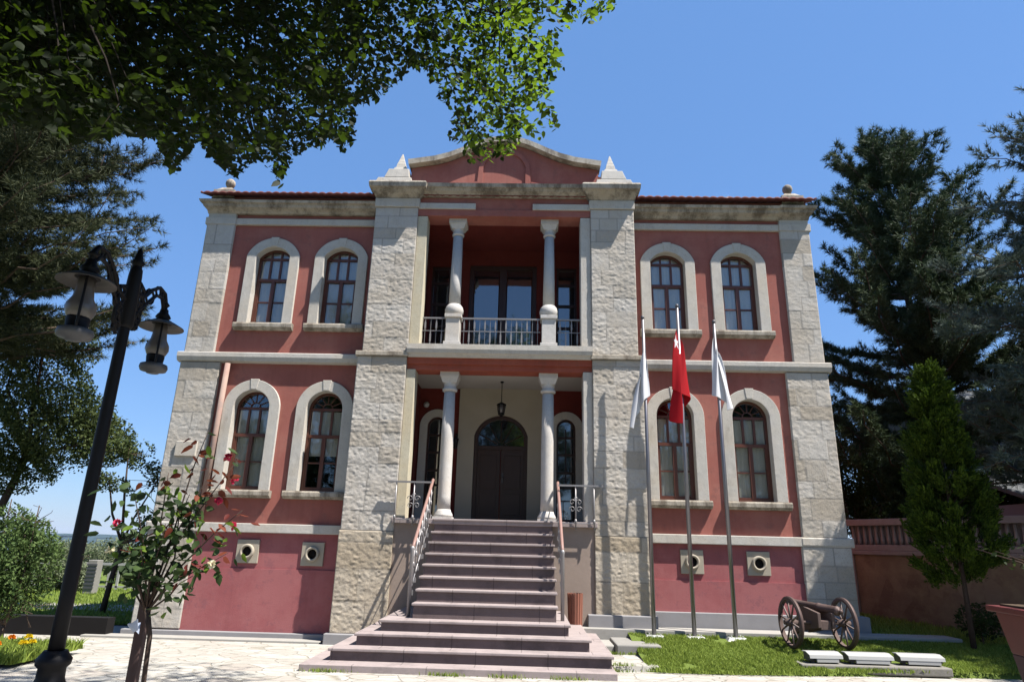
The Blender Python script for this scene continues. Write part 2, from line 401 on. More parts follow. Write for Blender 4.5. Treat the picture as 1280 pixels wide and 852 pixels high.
def stone_block_face(name, x0, x1, z0, z1, yf, yb, parent, seed, amp=.016, mat='stone', res=.016, label=None, courses=(.22, .36), bw=(.35, .75)):
    """pier with rock-faced ashlar relief on its front (at yf) and plain sides back to yb"""
    rr = random.Random(seed)
    nx = max(2, int((x1-x0)/res)+1); nz = max(2, int((z1-z0)/res)+1)
    X, Z = np.meshgrid(np.linspace(x0, x1, nx), np.linspace(z0, z1, nz))
    Y = np.zeros_like(X); T = np.zeros_like(X); J = np.zeros_like(X)
    z = z0; ci = 0
    while z < z1-.01:
        h = rr.uniform(*courses)
        if z+h > z1-.12: h = z1-z
        x = x0 - rr.uniform(0, .3)
        while x < x1:
            bwid = rr.uniform(*bw)
            if x1-(x+bwid) < .15: bwid = x1-x+.01
            m = (Z >= z) & (Z <= z+h) & (X >= x) & (X <= x+bwid)
            if m.any():
                dx = np.minimum(X[m]-max(x, x0-.05), x+bwid-X[m]); dz = np.minimum(Z[m]-z, z+h-Z[m])
                d = np.minimum(dx, dz); e = np.clip(d/.014, .35, 1)
                n = fbm(X[m]*4+seed, Z[m]*8, seed+ci, 4)*2-.95; n2 = fbm(X[m]*18, Z[m]*26, seed+5+ci, 3)*2-.9
                smoothb = rr.random() < .16
                k = .25 if smoothb else 1
                Y[m] = -(amp*.2 + amp*k*(n*.42+n2*.8) + rr.uniform(-.003, .004))*e - amp*.3*(n2)
                tn = rr.random(); T[m] = tn*tn; J[m] = np.clip(1-(d-.002)/.012, 0, 1)*np.clip(.4+1.2*vnoise(X[m]*5, Z[m]*5, 99), 0, 1)
            x += bwid; ci += 1
        z += h
    V = np.stack([X, yf+Y, Z], -1).reshape(-1, 3); idx = np.arange(nx*nz).reshape(nz, nx)
    F = np.stack([idx[:-1, :-1], idx[:-1, 1:], idx[1:, 1:], idx[1:, :-1]], -1).reshape(-1, 4)
    # skirt to the back
    ring = np.concatenate([idx[0, :], idx[1:, -1], idx[-1, -2::-1], idx[-2:0:-1, 0]])
    V2 = V[ring].copy(); V2[:, 1] = yb; b = len(V); m = len(ring)
    i = np.arange(m); F2 = np.stack([ring[i], b+i, b+(i+1) % m, ring[(i+1) % m]], -1)
    Tt = np.concatenate([T.ravel(), T.ravel()[ring]])
    o = npmesh(name, np.vstack([V, V2]), np.vstack([F, F2]), mat, parent, smooth=False, attrs={'tone': Tt, 'joint': np.concatenate([J.ravel(), J.ravel()[ring]*0])})
    if label: o['label'] = label
    return o

# ================================================================== SETTING
def garden_h(x, y):
    """height of the open ground"""
    base = np.where(y < -3.2, .055, .055 - (y+3.2)*.03)
    base = np.where(y > 0, -.045, base)
    r = np.clip((x-8)/3, 0, 1)
    base = base + r*np.where(y > -3, .3*np.clip((y+3)/2, 0, 1), 0)
    # valley beyond the garden to the north
    d = np.hypot(np.maximum(0, y-26), np.maximum(0, -x-34))
    d = np.maximum(d, 0)
    return base - 120*(1-np.exp(-d/160.))*np.clip(d/6., 0, 1)

def grid_sheet(name, xs, ys, hf, mat, kind='structure', smooth=True):
    X, Y = np.meshgrid(xs, ys); Z = hf(X, Y); V = np.stack([X, Y, Z], -1).reshape(-1, 3)
    ny, nx = X.shape; idx = np.arange(nx*ny).reshape(ny, nx)
    F = np.stack([idx[:-1, :-1], idx[:-1, 1:], idx[1:, 1:], idx[1:, :-1]], -1).reshape(-1, 4)
    o = npmesh(name, V, F, mat, None, smooth); o['kind'] = kind; return o

gx = np.concatenate([-np.geomspace(9000, 40, 28), np.linspace(-34, 34, 69), np.geomspace(40, 9000, 28)])
gy = np.concatenate([-np.geomspace(600, 40, 12), np.linspace(-34, 34, 69), np.geomspace(40, 9000, 30)])
grid_sheet('ground', gx, gy, lambda x, y: garden_h(x, y)-.03, 'field')
grid_sheet('paving', np.linspace(-11.5, 9.3, 80), np.linspace(-14.5, -.04, 70), lambda x, y: garden_h(x, y), 'paving')

# distant hills
def hills():
    n = 160; m = 14; V = []; xs = np.linspace(-9500, 7000, n)
    for j in range(m):
        t = j/(m-1); yy = 3600+1500*t
        hh = (fbm(xs/900+3, xs*0+j*.25, 5, 4)*.9-.1)*150
        z = -125 + (88+hh*.85)*math.sin(t*math.pi/2)
        V.append(np.stack([xs, yy+fbm(xs/500, xs*0+j, 9)*300, z+ (0 if j < m-1 else 0)], -1))
    V = np.vstack(V); idx = np.arange(n*m).reshape(m, n)
    F = np.stack([idx[:-1, :-1], idx[:-1, 1:], idx[1:, 1:], idx[1:, :-1]], -1).reshape(-1, 4)
    o = npmesh('hills', V, F, 'hill', None, True); o['kind'] = 'structure'
hills()

hz = MB().box(-9800, 9800, -680, 9800, -130, 90).build('haze', 'dark'); hz['kind'] = 'stuff'
hm = bpy.data.materials.new('haze_air'); hm.use_nodes = True; hn = hm.node_tree; hn.nodes.remove(hn.nodes['Principled BSDF'])
pv = hn.nodes.new('ShaderNodeVolumePrincipled'); pv.inputs['Color'].default_value = (.62, .76, 1, 1); pv.inputs['Density'].default_value = .00003; pv.inputs['Anisotropy'].default_value = .2
hn.links.new(pv.outputs[0], hn.nodes['Material Output'].inputs['Volume']); hz.data.materials[0] = hm

# sidewalk strip along the left facade, sidewalk slab right
MB().box(-6.9, -2.85, -.42, -.12, -.2, .005).build('pavement', 'pave_kerb', bevel=.008)['kind'] = 'structure'
MB().frustum(1.35, 7.6, -.62, -.14, -.1, 1.35, 7.6, -.62, -.14, .36).build('pavement', 'pave_kerb', bevel=.01)['kind'] = 'structure'

def lawn_h(x, y): return np.maximum(.06, .07 + (y+2.45)*.12)
def lawn_front(x): return -2.5 + .05*np.sin(x*1.3) + .10*np.clip(x-3, 0, 5)
# right lawn bed (raised soil with turf)
def lawn_right():
    xs = np.linspace(2.25, 8.9, 60); V = []; ny = 24
    for x in xs:
        f = lawn_front(x); b = -.62
        f2 = f + (0 if x > 2.35 else .0)
        for j in range(ny):
            y = f2 + (b-f2)*j/(ny-1)
            z = float(lawn_h(x, y)) + .02*math.sin(x*2.2)*math.sin(y*3)
            if j == 0: z = -.02
            V.append((x, y, z))
    nx = len(xs); idx = np.arange(nx*ny).reshape(nx, ny)
    F = np.stack([idx[:-1, :-1], idx[1:, :-1], idx[1:, 1:], idx[:-1, 1:]], -1).reshape(-1, 4)
    o = npmesh('lawn', np.array(V), F, 'lawn', None, True); o['kind'] = 'structure'
    # back part, beside and behind the pavement end
    grid_sheet('lawn', np.linspace(6.44, 16, 30), np.linspace(-.62, 5.5, 18), lambda x, y: .28+.05*(y+.6)+0*x, 'lawn')
lawn_right()

def grass_blades(name, P, hmin, hmax, label, mat='grass', width=.006):
    n = len(P); a = rng.uniform(0, 2*np.pi, n); h = rng.uniform(hmin, hmax, n); lean = rng.normal(0, .35, (n, 2))
    wv = np.stack([np.cos(a), np.sin(a), 0*a], -1)*(width*rng.uniform(.7, 1.5, n))[:, None]
    mid = P + np.stack([lean[:, 0]*h*.35, lean[:, 1]*h*.35, h*.6], -1)
    tip = P + np.stack([lean[:, 0]*h*.95, lean[:, 1]*h*.95, h], -1)
    V = np.stack([P-wv, P+wv, mid+wv*.7, mid-wv*.7, tip], 1).reshape(-1, 3)
    b = np.arange(n)*5
    F = np.concatenate([np.stack([b, b+1, b+2], -1), np.stack([b, b+2, b+3], -1), np.stack([b+3, b+2, b+4], -1)])
    o = npmesh(name, V, F, mat); tag(o, label, 'grass', None, 'stuff'); return o
n = 110000
x = rng.uniform(2.25, 8.9, n); y = rng.uniform(-2.6, -.64, n)
k = (y > lawn_front(x)-.02+.04*rng.normal(size=n)) & (fbm(x*2.2, y*2.2, 3, 3) > .30)
x, y = x[k], y[k]; grass_blades('grass', np.stack([x, y, lawn_h(x, y)-.01], -1), .022, .065, 'bright green grass of the raised lawn in front of the right wing')
n = 900; cxs = np.array([[-1.9, -3.33, .06], [-.4, -3.34, .06], [.35, -3.35, .06], [1.1, -3.34, .06], [1.72, -2.75, .07], [1.85, -2.45, .10], [2.4, -2.55, .05], [1.9, -1.55, .11], [2.3, -1.53, .11]])
ci = rng.integers(0, len(cxs), n); Pq = cxs[ci] + np.stack([rng.normal(0, .13, n), rng.normal(0, .012, n), np.zeros(n)], -1)
grass_blades('grass', Pq, .015, .06, 'thin weeds growing in the joints around the foot of the entrance steps', width=.005)
n = 14000; x = rng.uniform(6.5, 11, n); y = rng.uniform(-.6, 3.2, n)
grass_blades('grass', np.stack([x, y, .28+.05*(y+.6)], -1), .03, .09, 'shaded grass at the foot of the brown garden wall')

# ================================================================== MANSION
mansion = empty('mansion', (0, 0, 0), 'two-storey red mansion with white stone corners, columned balcony and front steps', 'building')
HB = dict(parent=mansion)
W_IN, W_OUT = (2.96+3.665)/2, (4.382+5.062)/2
UPW = dict(hw=.345, zb=5.70, zs=7.16, rise=.20)
LOW = dict(hw=.345, zb=2.47, zs=4.0, rise=.345)

def arc(xc, hw, zs, rise, n=17):
    pts = []
    if rise >= hw*.98:
        for i in range(n):
            a = math.pi*(1-i/(n-1)); pts.append((xc+hw*math.cos(a), zs+rise*math.sin(a)))
    else:
        rr = (hw*hw+rise*rise)/(2*rise); a0 = math.asin(hw/rr)
        for i in range(n):
            a = -a0+2*a0*i/(n-1); pts.append((xc+rr*math.sin(a), zs+rise-rr+rr*math.cos(a)))
    return pts

def wall_openings(mb, x0, x1, z0, z1, ops, y0, y1):
    x = x0
    for (xc, hw, zb, zs, rise) in sorted(ops):
        mb.box(x, xc-hw, y0, y1, z0, z1)
        mb.box(xc-hw, xc+hw, y0, y1, z0, zb)
        A = arc(xc, hw, zs, rise); B = [(p[0], z1) for p in A]
        mb.band_y(A, B, y0, y1)
        x = xc+hw
    mb.box(x, x1, y0, y1, z0, z1)

for s in (-1, 1):
    base = -.10 if s < 0 else .2
    mb = MB()
    xa, xb = (2.4, 5.75)
    for (z0, z1, dct) in ((4.98, 8.12, UPW), (1.80, 4.98, LOW)):
        ops = [(s*xc, dct['hw']+.03, dct['zb']-.03, dct['zs'], dct['rise']+.03) for xc in (W_IN, W_OUT)]
        X0, X1 = sorted((s*xa, s*xb)); wall_openings(mb, X0, X1, z0, z1, ops, 0, .32)
    mb.build('wall', 'red', mansion, label='red plastered wing wall with four arched windows')
    X0, X1 = sorted((s*xa, s*5.6))
    mb = MB(); mb.box(X0, X1, .0, .3, 1.10, 1.80); mb.box(X0, X1, -.03, .3, base, 1.11)
    mb.build('basement_wall', 'pink', mansion)
# rear body: side walls, back wall, inner linings
mb = MB(); mb.box(-6.1, -5.75, .3, 10, -.1, 8.2); mb.box(5.75, 6.1, .3, 10, -.1, 8.2); mb.box(-6.1, 6.1, 10, 10.3, -.1, 8.2)
mb.build('side_wall', 'red', mansion)
mb = MB()
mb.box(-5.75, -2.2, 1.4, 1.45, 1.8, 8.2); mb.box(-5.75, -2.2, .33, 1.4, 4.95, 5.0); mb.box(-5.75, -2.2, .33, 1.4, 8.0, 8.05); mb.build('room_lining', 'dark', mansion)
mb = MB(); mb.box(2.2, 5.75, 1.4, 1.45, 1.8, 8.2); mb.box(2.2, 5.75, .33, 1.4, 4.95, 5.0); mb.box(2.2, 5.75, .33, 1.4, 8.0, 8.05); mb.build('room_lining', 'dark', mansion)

# corner pilasters (rock faced), side returns
for s, sd in ((-1, 21), (1, 22)):
    for (z0, z1, xi, xo, sd2) in ((5.08, 7.86, 5.62, 6.20, 0), (1.88, 4.88, 5.45, 6.23, 1), (.10 if s < 0 else .5, 1.72, 5.42, 6.27, 2)):
        X0, X1 = sorted((s*xi, s*xo))
        stone_block_face('corner_pilaster', X0, X1, z0, z1, -.07, .9, mansion, sd*10+sd2, amp=.004 if sd2 < 1 else .006, courses=(.26, .40), bw=(.3, .62))
# towers
for s, sd in ((-1, 31), (1, 32)):
    X0, X1 = sorted((s*1.755, s*2.62)); stone_block_face('tower_pier', X0, X1, 5.06, 8.15, -.33, .3, mansion, sd*10, amp=.0085)
    X0, X1 = sorted((s*1.755, s*2.71)); stone_block_face('tower_pier', X0, X1, .14 if s < 0 else .52, 1.80, -.375, .3, mansion, sd*10+3, amp=.010, mat='stone_low', courses=(.4, .6), bw=(.6, 1.2))
    X0, X1 = sorted((s*1.755, s*2.69)); stone_block_face('tower_pier', X0, X1, 1.80, 4.98, -.36, .3, mansion, sd*10+1, amp=.0095)
    X0, X1 = sorted((s*1.72, s*2.73)); MB().box(X0, X1, -.41, .3, 4.98, 5.07).build('string_course', 'cornice_stone', mansion, bevel=.012)
    # plinth
    X0, X1 = sorted((s*1.62, s*2.78)); zt = .14 if s < 0 else .55
    MB().box(X0, X1, -.46, .2, -.15 if s < 0 else .05, zt).build('plinth', 'plinth', mansion, bevel=.015)
# wing plinth
MB().box(-6.40, -2.78, -.13, .2, -.25, .08).build('plinth', 'plinth', mansion, bevel=.01)
MB().box(2.78, 6.42, -.11, .2, -.1, .60).build('plinth', 'plinth', mansion, bevel=.01)

# string courses and lower ledge on wings
for s in (-1, 1):
    X0, X1 = sorted((s*2.73, s*6.30)); MB().prof_x([(.0, 4.88), (-.10, 4.90), (-.13, 4.98), (-.13, 5.06), (-.09, 5.08), (.0, 5.08)], X0, X1).build('string_course', 'smooth_stone', mansion)
    MB().box(*sorted((s*5.5, s*6.28)), -.09, .9, 4.90, 5.06).build('string_course', 'smooth_stone', mansion)
    X0, X1 = sorted((s*2.70, s*6.33)); MB().box(X0, X1, -.085, .0, 1.72, 1.88).build('ledge', 'smooth_stone', mansion, bevel=.012)
    MB().box(*sorted((s*5.42, s*6.30)), -.095, .9, 1.74, 1.87).build('ledge', 'smooth_stone', mansion, bevel=.012)
    # upper band, frieze, cornice, parapet
    MB().box(*sorted((s*2.60, s*6.22)), -.06, .3, 7.86, 8.0).build('upper_band', 'smooth_stone', mansion, bevel=.008)
    MB().box(*sorted((s*5.60, s*6.24)), -.09, .9, 7.85, 8.01).build('upper_band', 'smooth_stone', mansion, bevel=.008)
    MB().box(*sorted((s*5.62, s*6.20)), -.07, .9, 8.0, 8.14).build('corner_pilaster', 'smooth_stone', mansion)
    MB().prof_x([(.1, 8.10), (-.08, 8.10), (-.12, 8.14), (-.22, 8.18), (-.24, 8.24), (-.29, 8.25), (-.31, 8.30), (.1, 8.33)], *sorted((s*2.5, s*6.22))).build('cornice', 'cornice_stone', mansion)
    mb = MB(); z = [(8.11, 6.20, -.09, ), (8.15, 6.22, -.12), (8.19, 6.26, -.24), (8.25, 6.28, -.26), (8.255, 6.31, -.31), (8.305, 6.33, -.33)]
    for a, b in zip(z[:-1], z[1:]):
        x0a, x1a = sorted((s*5.58, s*a[1])); x0b, x1b = sorted((s*5.58, s*b[1]))
        mb.frustum(x0a, x1a, a[2], 1.2, a[0], x0b, x1b, b[2], 1.2, b[0])
    mb.build('cornice', 'cornice_stone', mansion)
    MB().box(*sorted((s*2.5, s*6.16)), -.16, .5, 8.32, 8.43).build('parapet', 'red', mansion)
# roof with tile rolls
def roof():
    n = 420; xs = np.linspace(-6.3, 6.3, n); V = []; prof = .022*np.abs(np.sin(xs*math.pi/.16))**.8*1.6
    rows = [(-.36, 8.435), (-.30, 8.455), (4.8, 9.35), (5.2, 9.35), (10.4, 8.4)]
    for j, (y, z) in enumerate(rows):
        V.append(np.stack([xs*(1 if j in (0, 1, 4) else .55), np.full(n, y), z+prof], -1))
    for j, (y, z) in enumerate(reversed(rows)):
        V.append(np.stack([xs*(1 if j in (0, 3, 4) else .55), np.full(n, y), np.full(n, z-.035)+prof*.5], -1))
    V = np.vstack(V); m = len(rows)*2; idx = np.arange(n*m).reshape(m, n); nxt = np.roll(idx, -1, 0)
    F = np.stack([idx[:, :-1], idx[:, 1:], nxt[:, 1:], nxt[:, :-1]], -1).reshape(-1, 4)
    return npmesh('roof', V, F, 'tile', mansion)
roof()
mb = MB(); mb.poly_y([(-2.3, 8.9), (2.3, 8.9), (1.6, 9.2), (0, 9.55), (-1.6, 9.2)], -.1, 6); mb.build('roof', 'tile', mansion)

# ball finials on the corners
for s in (-1, 1):
    f = MB(); c = (s*5.90, .02, 0)
    f.lathe([(.0, 8.70), (.045, 8.71), (.04, 8.75), (.07, 8.77), (.095, 8.82), (.10, 8.86), (.09, 8.91), (.05, 8.95), (.0, 8.965)], c, 18)
    o = f.build('ball_finial', 'cornice_stone', mansion)
    g = MB(); g.box(s*5.90-.22, s*5.90+.22, -.2, .24, 8.40, 8.60); g.frustum(s*5.90-.20, s*5.90+.20, -.18, .22, 8.60, s*5.90-.10, s*5.90+.10, -.08, .12, 8.71)
    g.build('pedestal', 'cornice_stone', o)

# windows -------------------------------------------------------------
def make_window(dct, kind, first_x):
    hw, zb, zs, rise = dct['hw'], dct['zb'], dct['zs'], dct['rise']; zt = zs+rise
    fr = MB(); y0, y1 = .13, .19; t = .045
    A = arc(0, hw, zs, rise); Bn = arc(0, hw-t, zs, rise-t*.9)
    A2 = [(-hw, zb)] + A + [(hw, zb)]; B2 = [(-hw+t, zb)] + Bn + [(hw-t, zb)]
    fr.band_y(A2, B2, y0, y1, False)
    fr.box(-hw+t, hw-t, y0, y1, zb, zb+.05)
    zt1 = zb + (zs-zb)*.655; zt2 = zs if kind == 'low' else zs-.02
    fr.box(-hw+t, hw-t, y0-.01, y1, zt1, zt1+.06)             # transom
    fr.box(-hw+t, hw-t, y0+.01, y1, zt2, zt2+.045)            # upper transom
    fr.box(-.035, .035, y0-.005, y1, zb+.05, zt1)              # meeting stile
    zm = (zb+zt1)/2+.02
    for sgn in (-1, 1):
        fr.box(*sorted((sgn*.035, sgn*(hw-t))), y0+.015, y1-.005, zm, zm+.025)
        fr.box(*sorted((sgn*(hw-t-.032), sgn*(hw-t))), y0+.008, y1-.004, zb+.05, zt1)
        fr.box(*sorted((sgn*.035, sgn*(hw-t-.032))), y0+.008, y1-.004, zb+.05, zb+.085)
        fr.box(*sorted((sgn*.085, sgn*.125)), y0+.012, y1-.004, zt1+.06, zt2)
    if kind == 'low':
        for a in (30, 62, 90, 118, 150):
            ca, sa = math.cos(R(a)), math.sin(R(a)); z0 = zt2+.045
            L = (hw-t)*.99
            fr.tube([(ca*.09, y0+.03, z0+sa*.09), (ca*L, y0+.03, z0+sa*(L-.045))], .011, 6)
        fr.band_y(arc(0, .10, zt2+.045, .10, 11), arc(0, .085, zt2+.045, .085, 11), y0+.01, y1-.01)
    else:
        for sgn in (-1, 1): fr.box(*sorted((sgn*.085, sgn*.118)), y0+.012, y1-.004, zt2+.045, zt-.06)
    w_ = fr.build('window', 'frame', mansion)
    # surround
    ow = hw+.20; orise = (.47 if kind == 'up' else ow); ozs = zs if kind == 'low' else zs-.0
    S = MB(); n = 25
    In = [(-hw, zb)] + arc(0, hw, zs, rise, n) + [(hw, zb)]
    Ou = [(-ow, zb)] + arc(0, ow, ozs, orise if kind == 'low' else .40, n) + [(ow, zb)]
    S.band_y(In, Ou, -.055, .13)
    zk = ozs + (orise if kind == 'low' else .40)
    S.frustum(-.06, .06, -.066, .0, zt+.012, -.085, .085, -.066, .0, zk+.015)
    S.build('surround', 'smooth_stone', w_, bevel=.008)
    sl_ = MB(); sl_.prof_x([(.13, zb-.02), (.13, zb-.15), (-.07, zb-.14), (-.09, zb-.11), (-.12, zb-.10), (-.12, zb-.03), (-.105, zb-.0)], -.59, .59)
    sl_.build('sill', 'cornice_stone', w_, bevel=.006)
    g = MB(); pa = [(-hw+.02, zb+.02)] + arc(0, hw-.02, zs, rise-.02) + [(hw-.02, zb+.02)]
    g.poly_y(pa, .165, .169); g.build('pane', 'glass', w_)
    # gathered net curtain behind
    nx = 60; ztop = zs-.01 if kind == 'low' else zt-.05
    xs = np.linspace(-hw+.01, hw-.01, nx); V = []
    for j in range(2):
        for zz in (zb+.0, ztop): V.append(np.stack([xs, .26+.005*np.sin(xs*48+3*np.sin(xs*7))+.006*j, np.full(nx, zz)], -1))
    V = np.vstack(V); V[:, 1] -= .05; F = []
    for i in range(nx-1): F += [(i, i+1, nx+i+1, nx+i), (2*nx+i, 3*nx+i, 3*nx+i+1, 2*nx+i+1)]
    npmesh('curtain', V, np.array(F), 'curtain', w_, True)
    w_.location.x = first_x
    return w_
for dct, kind in ((UPW, 'up'), (LOW, 'low')):
    wref = None
    for xc in (-W_OUT, -W_IN, W_IN, W_OUT):
        if wref is None: wref = make_window(dct, kind, xc)
        else: c_ = copy_tree(wref, mansion, (xc, 0, 0))
        if kind == 'low' and xc == -W_IN:
            for ch in c_.children:
                if ch.name.startswith('curtain'): ch.scale.z = .56; ch.location.z = 3.99*.44

# basement vents
vref = None
for i, (xc, zc) in enumerate(((-4.42, 1.40), (-3.24, 1.38), (3.49, 1.42), (4.65, 1.42))):
    if vref is None:
        v = MB(); N = 24
        sq = []
        for j in range(N+1):
            a = 2*math.pi*j/N+math.pi/4; m = max(abs(math.cos(a)), abs(math.sin(a))); sq.append((.20*math.cos(a)/m, .20*math.sin(a)/m))
        ci = [(.085*math.cos(2*math.pi*j/N+math.pi/4), .085*math.sin(2*math.pi*j/N+math.pi/4)) for j in range(N+1)]
        v.band_y(ci, sq, -.035, .02, False)
        vref = v.build('vent', 'cream', mansion, bevel=.005)
        r_ = MB(); r_.lathe([(.085, .0), (.085, .05), (.105, .06), (.125, .05), (.13, .0)], (0, -.03, 0), 24, axis=(0, -1, 0), cap=False); r_.build('vent_ring', 'cream', vref)
        d_ = MB(); d_.lathe([(.0, 0), (.083, 0), (.083, .01), (0, .01)], (0, -.012, 0), 20, axis=(0, -1, 0)); d_.build('vent_opening', 'dark', vref)
        vref.location = (xc, 0, zc)
    else: copy_tree(vref, mansion, (xc, 0, zc))

# tower caps -----------------------------------------------------------
for s in (-1, 1):
    xi, xo = 1.755, 2.62
    MB().box(*sorted((s*(xi-.03), s*(xo+.02))), -.37, .4, 8.15, 8.34).build('tower_band', 'smooth_stone', mansion, bevel=.01)
    lay = [(8.34, 0.00, -.35), (8.38, .03, -.40), (8.43, .06, -.50), (8.47, .08, -.54), (8.475, .11, -.62), (8.56, .12, -.64), (8.60, .10, -.62)]
    mb = MB()
    for a, b in zip(lay[:-1], lay[1:]):
        x0a, x1a = sorted((s*(xi-a[1]*1.6), s*(xo+a[1]))); x0b, x1b = sorted((s*(xi-b[1]*1.6), s*(xo+b[1])))
        mb.frustum(x0a, x1a, a[2], .5, a[0], x0b, x1b, b[2], .5, b[0])
    mb.build('tower_cap', 'cornice_stone', mansion)
    # pedestal and obelisk
    mb = MB(); mb.frustum(s*2.26-.42, s*2.26+.38, -.50, .2, 8.60, s*2.24-.36, s*2.24+.32, -.48, .16, 8.76); mb.frustum(s*2.22-.26, s*2.22+.26, -.48, .02, 8.76, s*2.19-.21, s*2.19+.21, -.46, -.04, 8.97)
    mb.build('obelisk_pedestal', 'smooth_stone', mansion, bevel=.012)
    mb = MB(); c = s*2.17; lv = [(8.97, .14), (9.03, .13), (9.06, .10), (9.13, .09), (9.20, .07), (9.30, .042), (9.42, .012)]
    for a, b in zip(lv[:-1], lv[1:]): mb.frustum(c-a[1], c+a[1], -.28-a[1], -.28+a[1], a[0], c-b[1], c+b[1], -.28-b[1], -.28+b[1], b[0])
    mb.build('obelisk', 'smooth_stone', mansion, bevel=.006)

# central entablature ---------------------------------------------------
MB().prof_x([(.4, 8.41), (-.34, 8.41), (-.37, 8.45), (-.46, 8.48), (-.48, 8.52), (-.53, 8.525), (-.55, 8.60), (.4, 8.63)], -1.66, 1.66).build('entablature_cornice', 'cornice_stone', mansion)
MB().box(-1.755, 1.755, -.27, .15, 8.10, 8.42).build('frieze', 'red', mansion)
for s in (-1, 1): MB().box(*sorted((s*.58, s*1.75)), -.335, -.27, 8.13, 8.26).build('frieze_band', 'smooth_stone', mansion, bevel=.008)
MB().box(-1.755, 1.755, -.30, .12, 7.99, 8.13).build('loggia_beam', 'red', mansion)
# pediment
cxp = -.02
top = [(-2.0, 9.20), (-1.75, 9.24), (-1.45, 9.29), (-1.15, 9.38), (-.9, 9.49), (-.68, 9.60), (-.48, 9.69), (-.3, 9.745), (-.1, 9.775)]
top = top + [(-a, b) for a, b in reversed(top)]
top = [(x+cxp, z) for x, z in top]
bot = [(x*.99+cxp*.01, z-.115) for x, z in top]
MB().band_y(bot, top, -.46, -.1).build('pediment_moulding', 'cornice_stone', mansion)
lo = [(x, z-.12) for x, z in [(x*.97, z) for x, z in top]]
MB().band_y([(x, 8.60) for x, z in lo], lo, -.30, -.0).build('pediment', 'red', mansion)
i1 = arc(cxp, .44, 9.10, .36, 21); i2 = arc(cxp, .53, 9.10, .45, 21)
MB().band_y([(-.44+cxp, 8.66)]+i1+[(.44+cxp, 8.66)], [(-.56+cxp, 8.66)]+i2+[(.56+cxp, 8.66)], -.335, -.29).build('pediment_arch', 'red', mansion)
for s in (-1, 1): MB().band_y([(cxp+s*x, 8.62) for x in (.56, .8, 1.1, 1.5)], [(cxp+s*x, z) for x, z in ((.56, 8.76), (.8, 8.71), (1.1, 8.68), (1.5, 8.65))], -.35, -.29).build('pediment_scroll', 'red', mansion)

# balcony slab, beams, ceilings, loggia interior -------------------------
MB().prof_x([(1.6, 4.98), (-.36, 4.98), (-.39, 5.03), (-.42, 5.05), (-.44, 5.12), (-.44, 5.22), (1.6, 5.24)], -1.752, 1.752).build('balcony_slab', 'smooth_stone', mansion)
mb = MB(); mb.box(-1.75, 1.75, -.31, .12, 4.86, 4.98); mb.box(-1.75, 1.75, -.27, .10, 4.75, 4.86); mb.build('porch_beam', 'beam', mansion)
MB().box(-1.75, 1.75, .10, 1.6, 4.80, 4.90).build('porch_ceiling', 'white_ceiling', mansion)
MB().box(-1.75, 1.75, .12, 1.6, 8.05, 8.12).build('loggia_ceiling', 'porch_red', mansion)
# inner side walls of loggia/porch + back walls
for s in (-1, 1):
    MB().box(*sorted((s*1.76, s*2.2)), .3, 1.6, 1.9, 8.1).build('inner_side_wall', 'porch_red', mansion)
    # jamb pilasters
    MB().box(*sorted((s*1.55, s*1.752)), -.29, .02, 5.24, 7.98).build('jamb', 'jamb' if s < 0 else 'smooth_stone', mansion, bevel=.008)
    MB().box(*sorted((s*1.58, s*1.752)), -.31, .02, 2.03, 4.75).build('jamb', 'jamb' if s < 0 else 'smooth_stone', mansion, bevel=.008)
# upper back wall with openings (door + two side windows)
mb = MB()
YB = 1.5
def rect_wall(mb, xs, z0, z1, holes, y0, y1):
    x = xs[0]
    for (a, b, zb, zt) in sorted(holes):
        mb.box(x, a, y0, y1, z0, z1)
        if zb > z0: mb.box(a, b, y0, y1, z0, zb)
        mb.box(a, b, y0, y1, zt, z1); x = b
    mb.box(x, xs[1], y0, y1, z0, z1)
rect_wall(mb, (-1.76, 1.76), 5.24, 8.06, [(-.82, .70, 5.24, 7.70), (1.15, 1.60, 5.7, 7.66), (-1.68, -1.25, 5.7, 7.66)], YB, YB+.25)
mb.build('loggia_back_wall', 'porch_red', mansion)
# balcony door
d = MB(); d.box(-.82, -.72, YB+.03, YB+.12, 5.24, 7.70); d.box(.60, .70, YB+.03, YB+.12, 5.24, 7.70); d.box(-.72, .60, YB+.03, YB+.12, 7.60, 7.70); d.box(-.14, .02, YB+.02, YB+.12, 5.24, 7.6)
d.box(-.72, -.14, YB+.04, YB+.11, 5.24, 5.6); d.box(.02, .60, YB+.04, YB+.11, 5.24, 5.6)
bd = d.build('balcony_door', 'door', mansion, bevel=.006)
for a, b in ((-.70, -.16), (.04, .58)): MB().box(a, b, YB+.07, YB+.085, 5.6, 7.58).build('door_pane', 'darkglass', bd)
for a, b in ((1.15, 1.60), (-1.68, -1.25)):
    g = MB(); g.box(a, a+.045, YB+.03, YB+.1, 5.7, 7.66); g.box(b-.045, b, YB+.03, YB+.1, 5.7, 7.66)
    for z in (5.7, 6.2, 6.72, 7.22, 7.60): g.box(a+.045, b-.045, YB+.035, YB+.1, z, z+.055)
    o = g.build('side_window', 'door', mansion); MB().box(a+.03, b-.03, YB+.07, YB+.085, 5.72, 7.63).build('pane', 'darkglass', o)
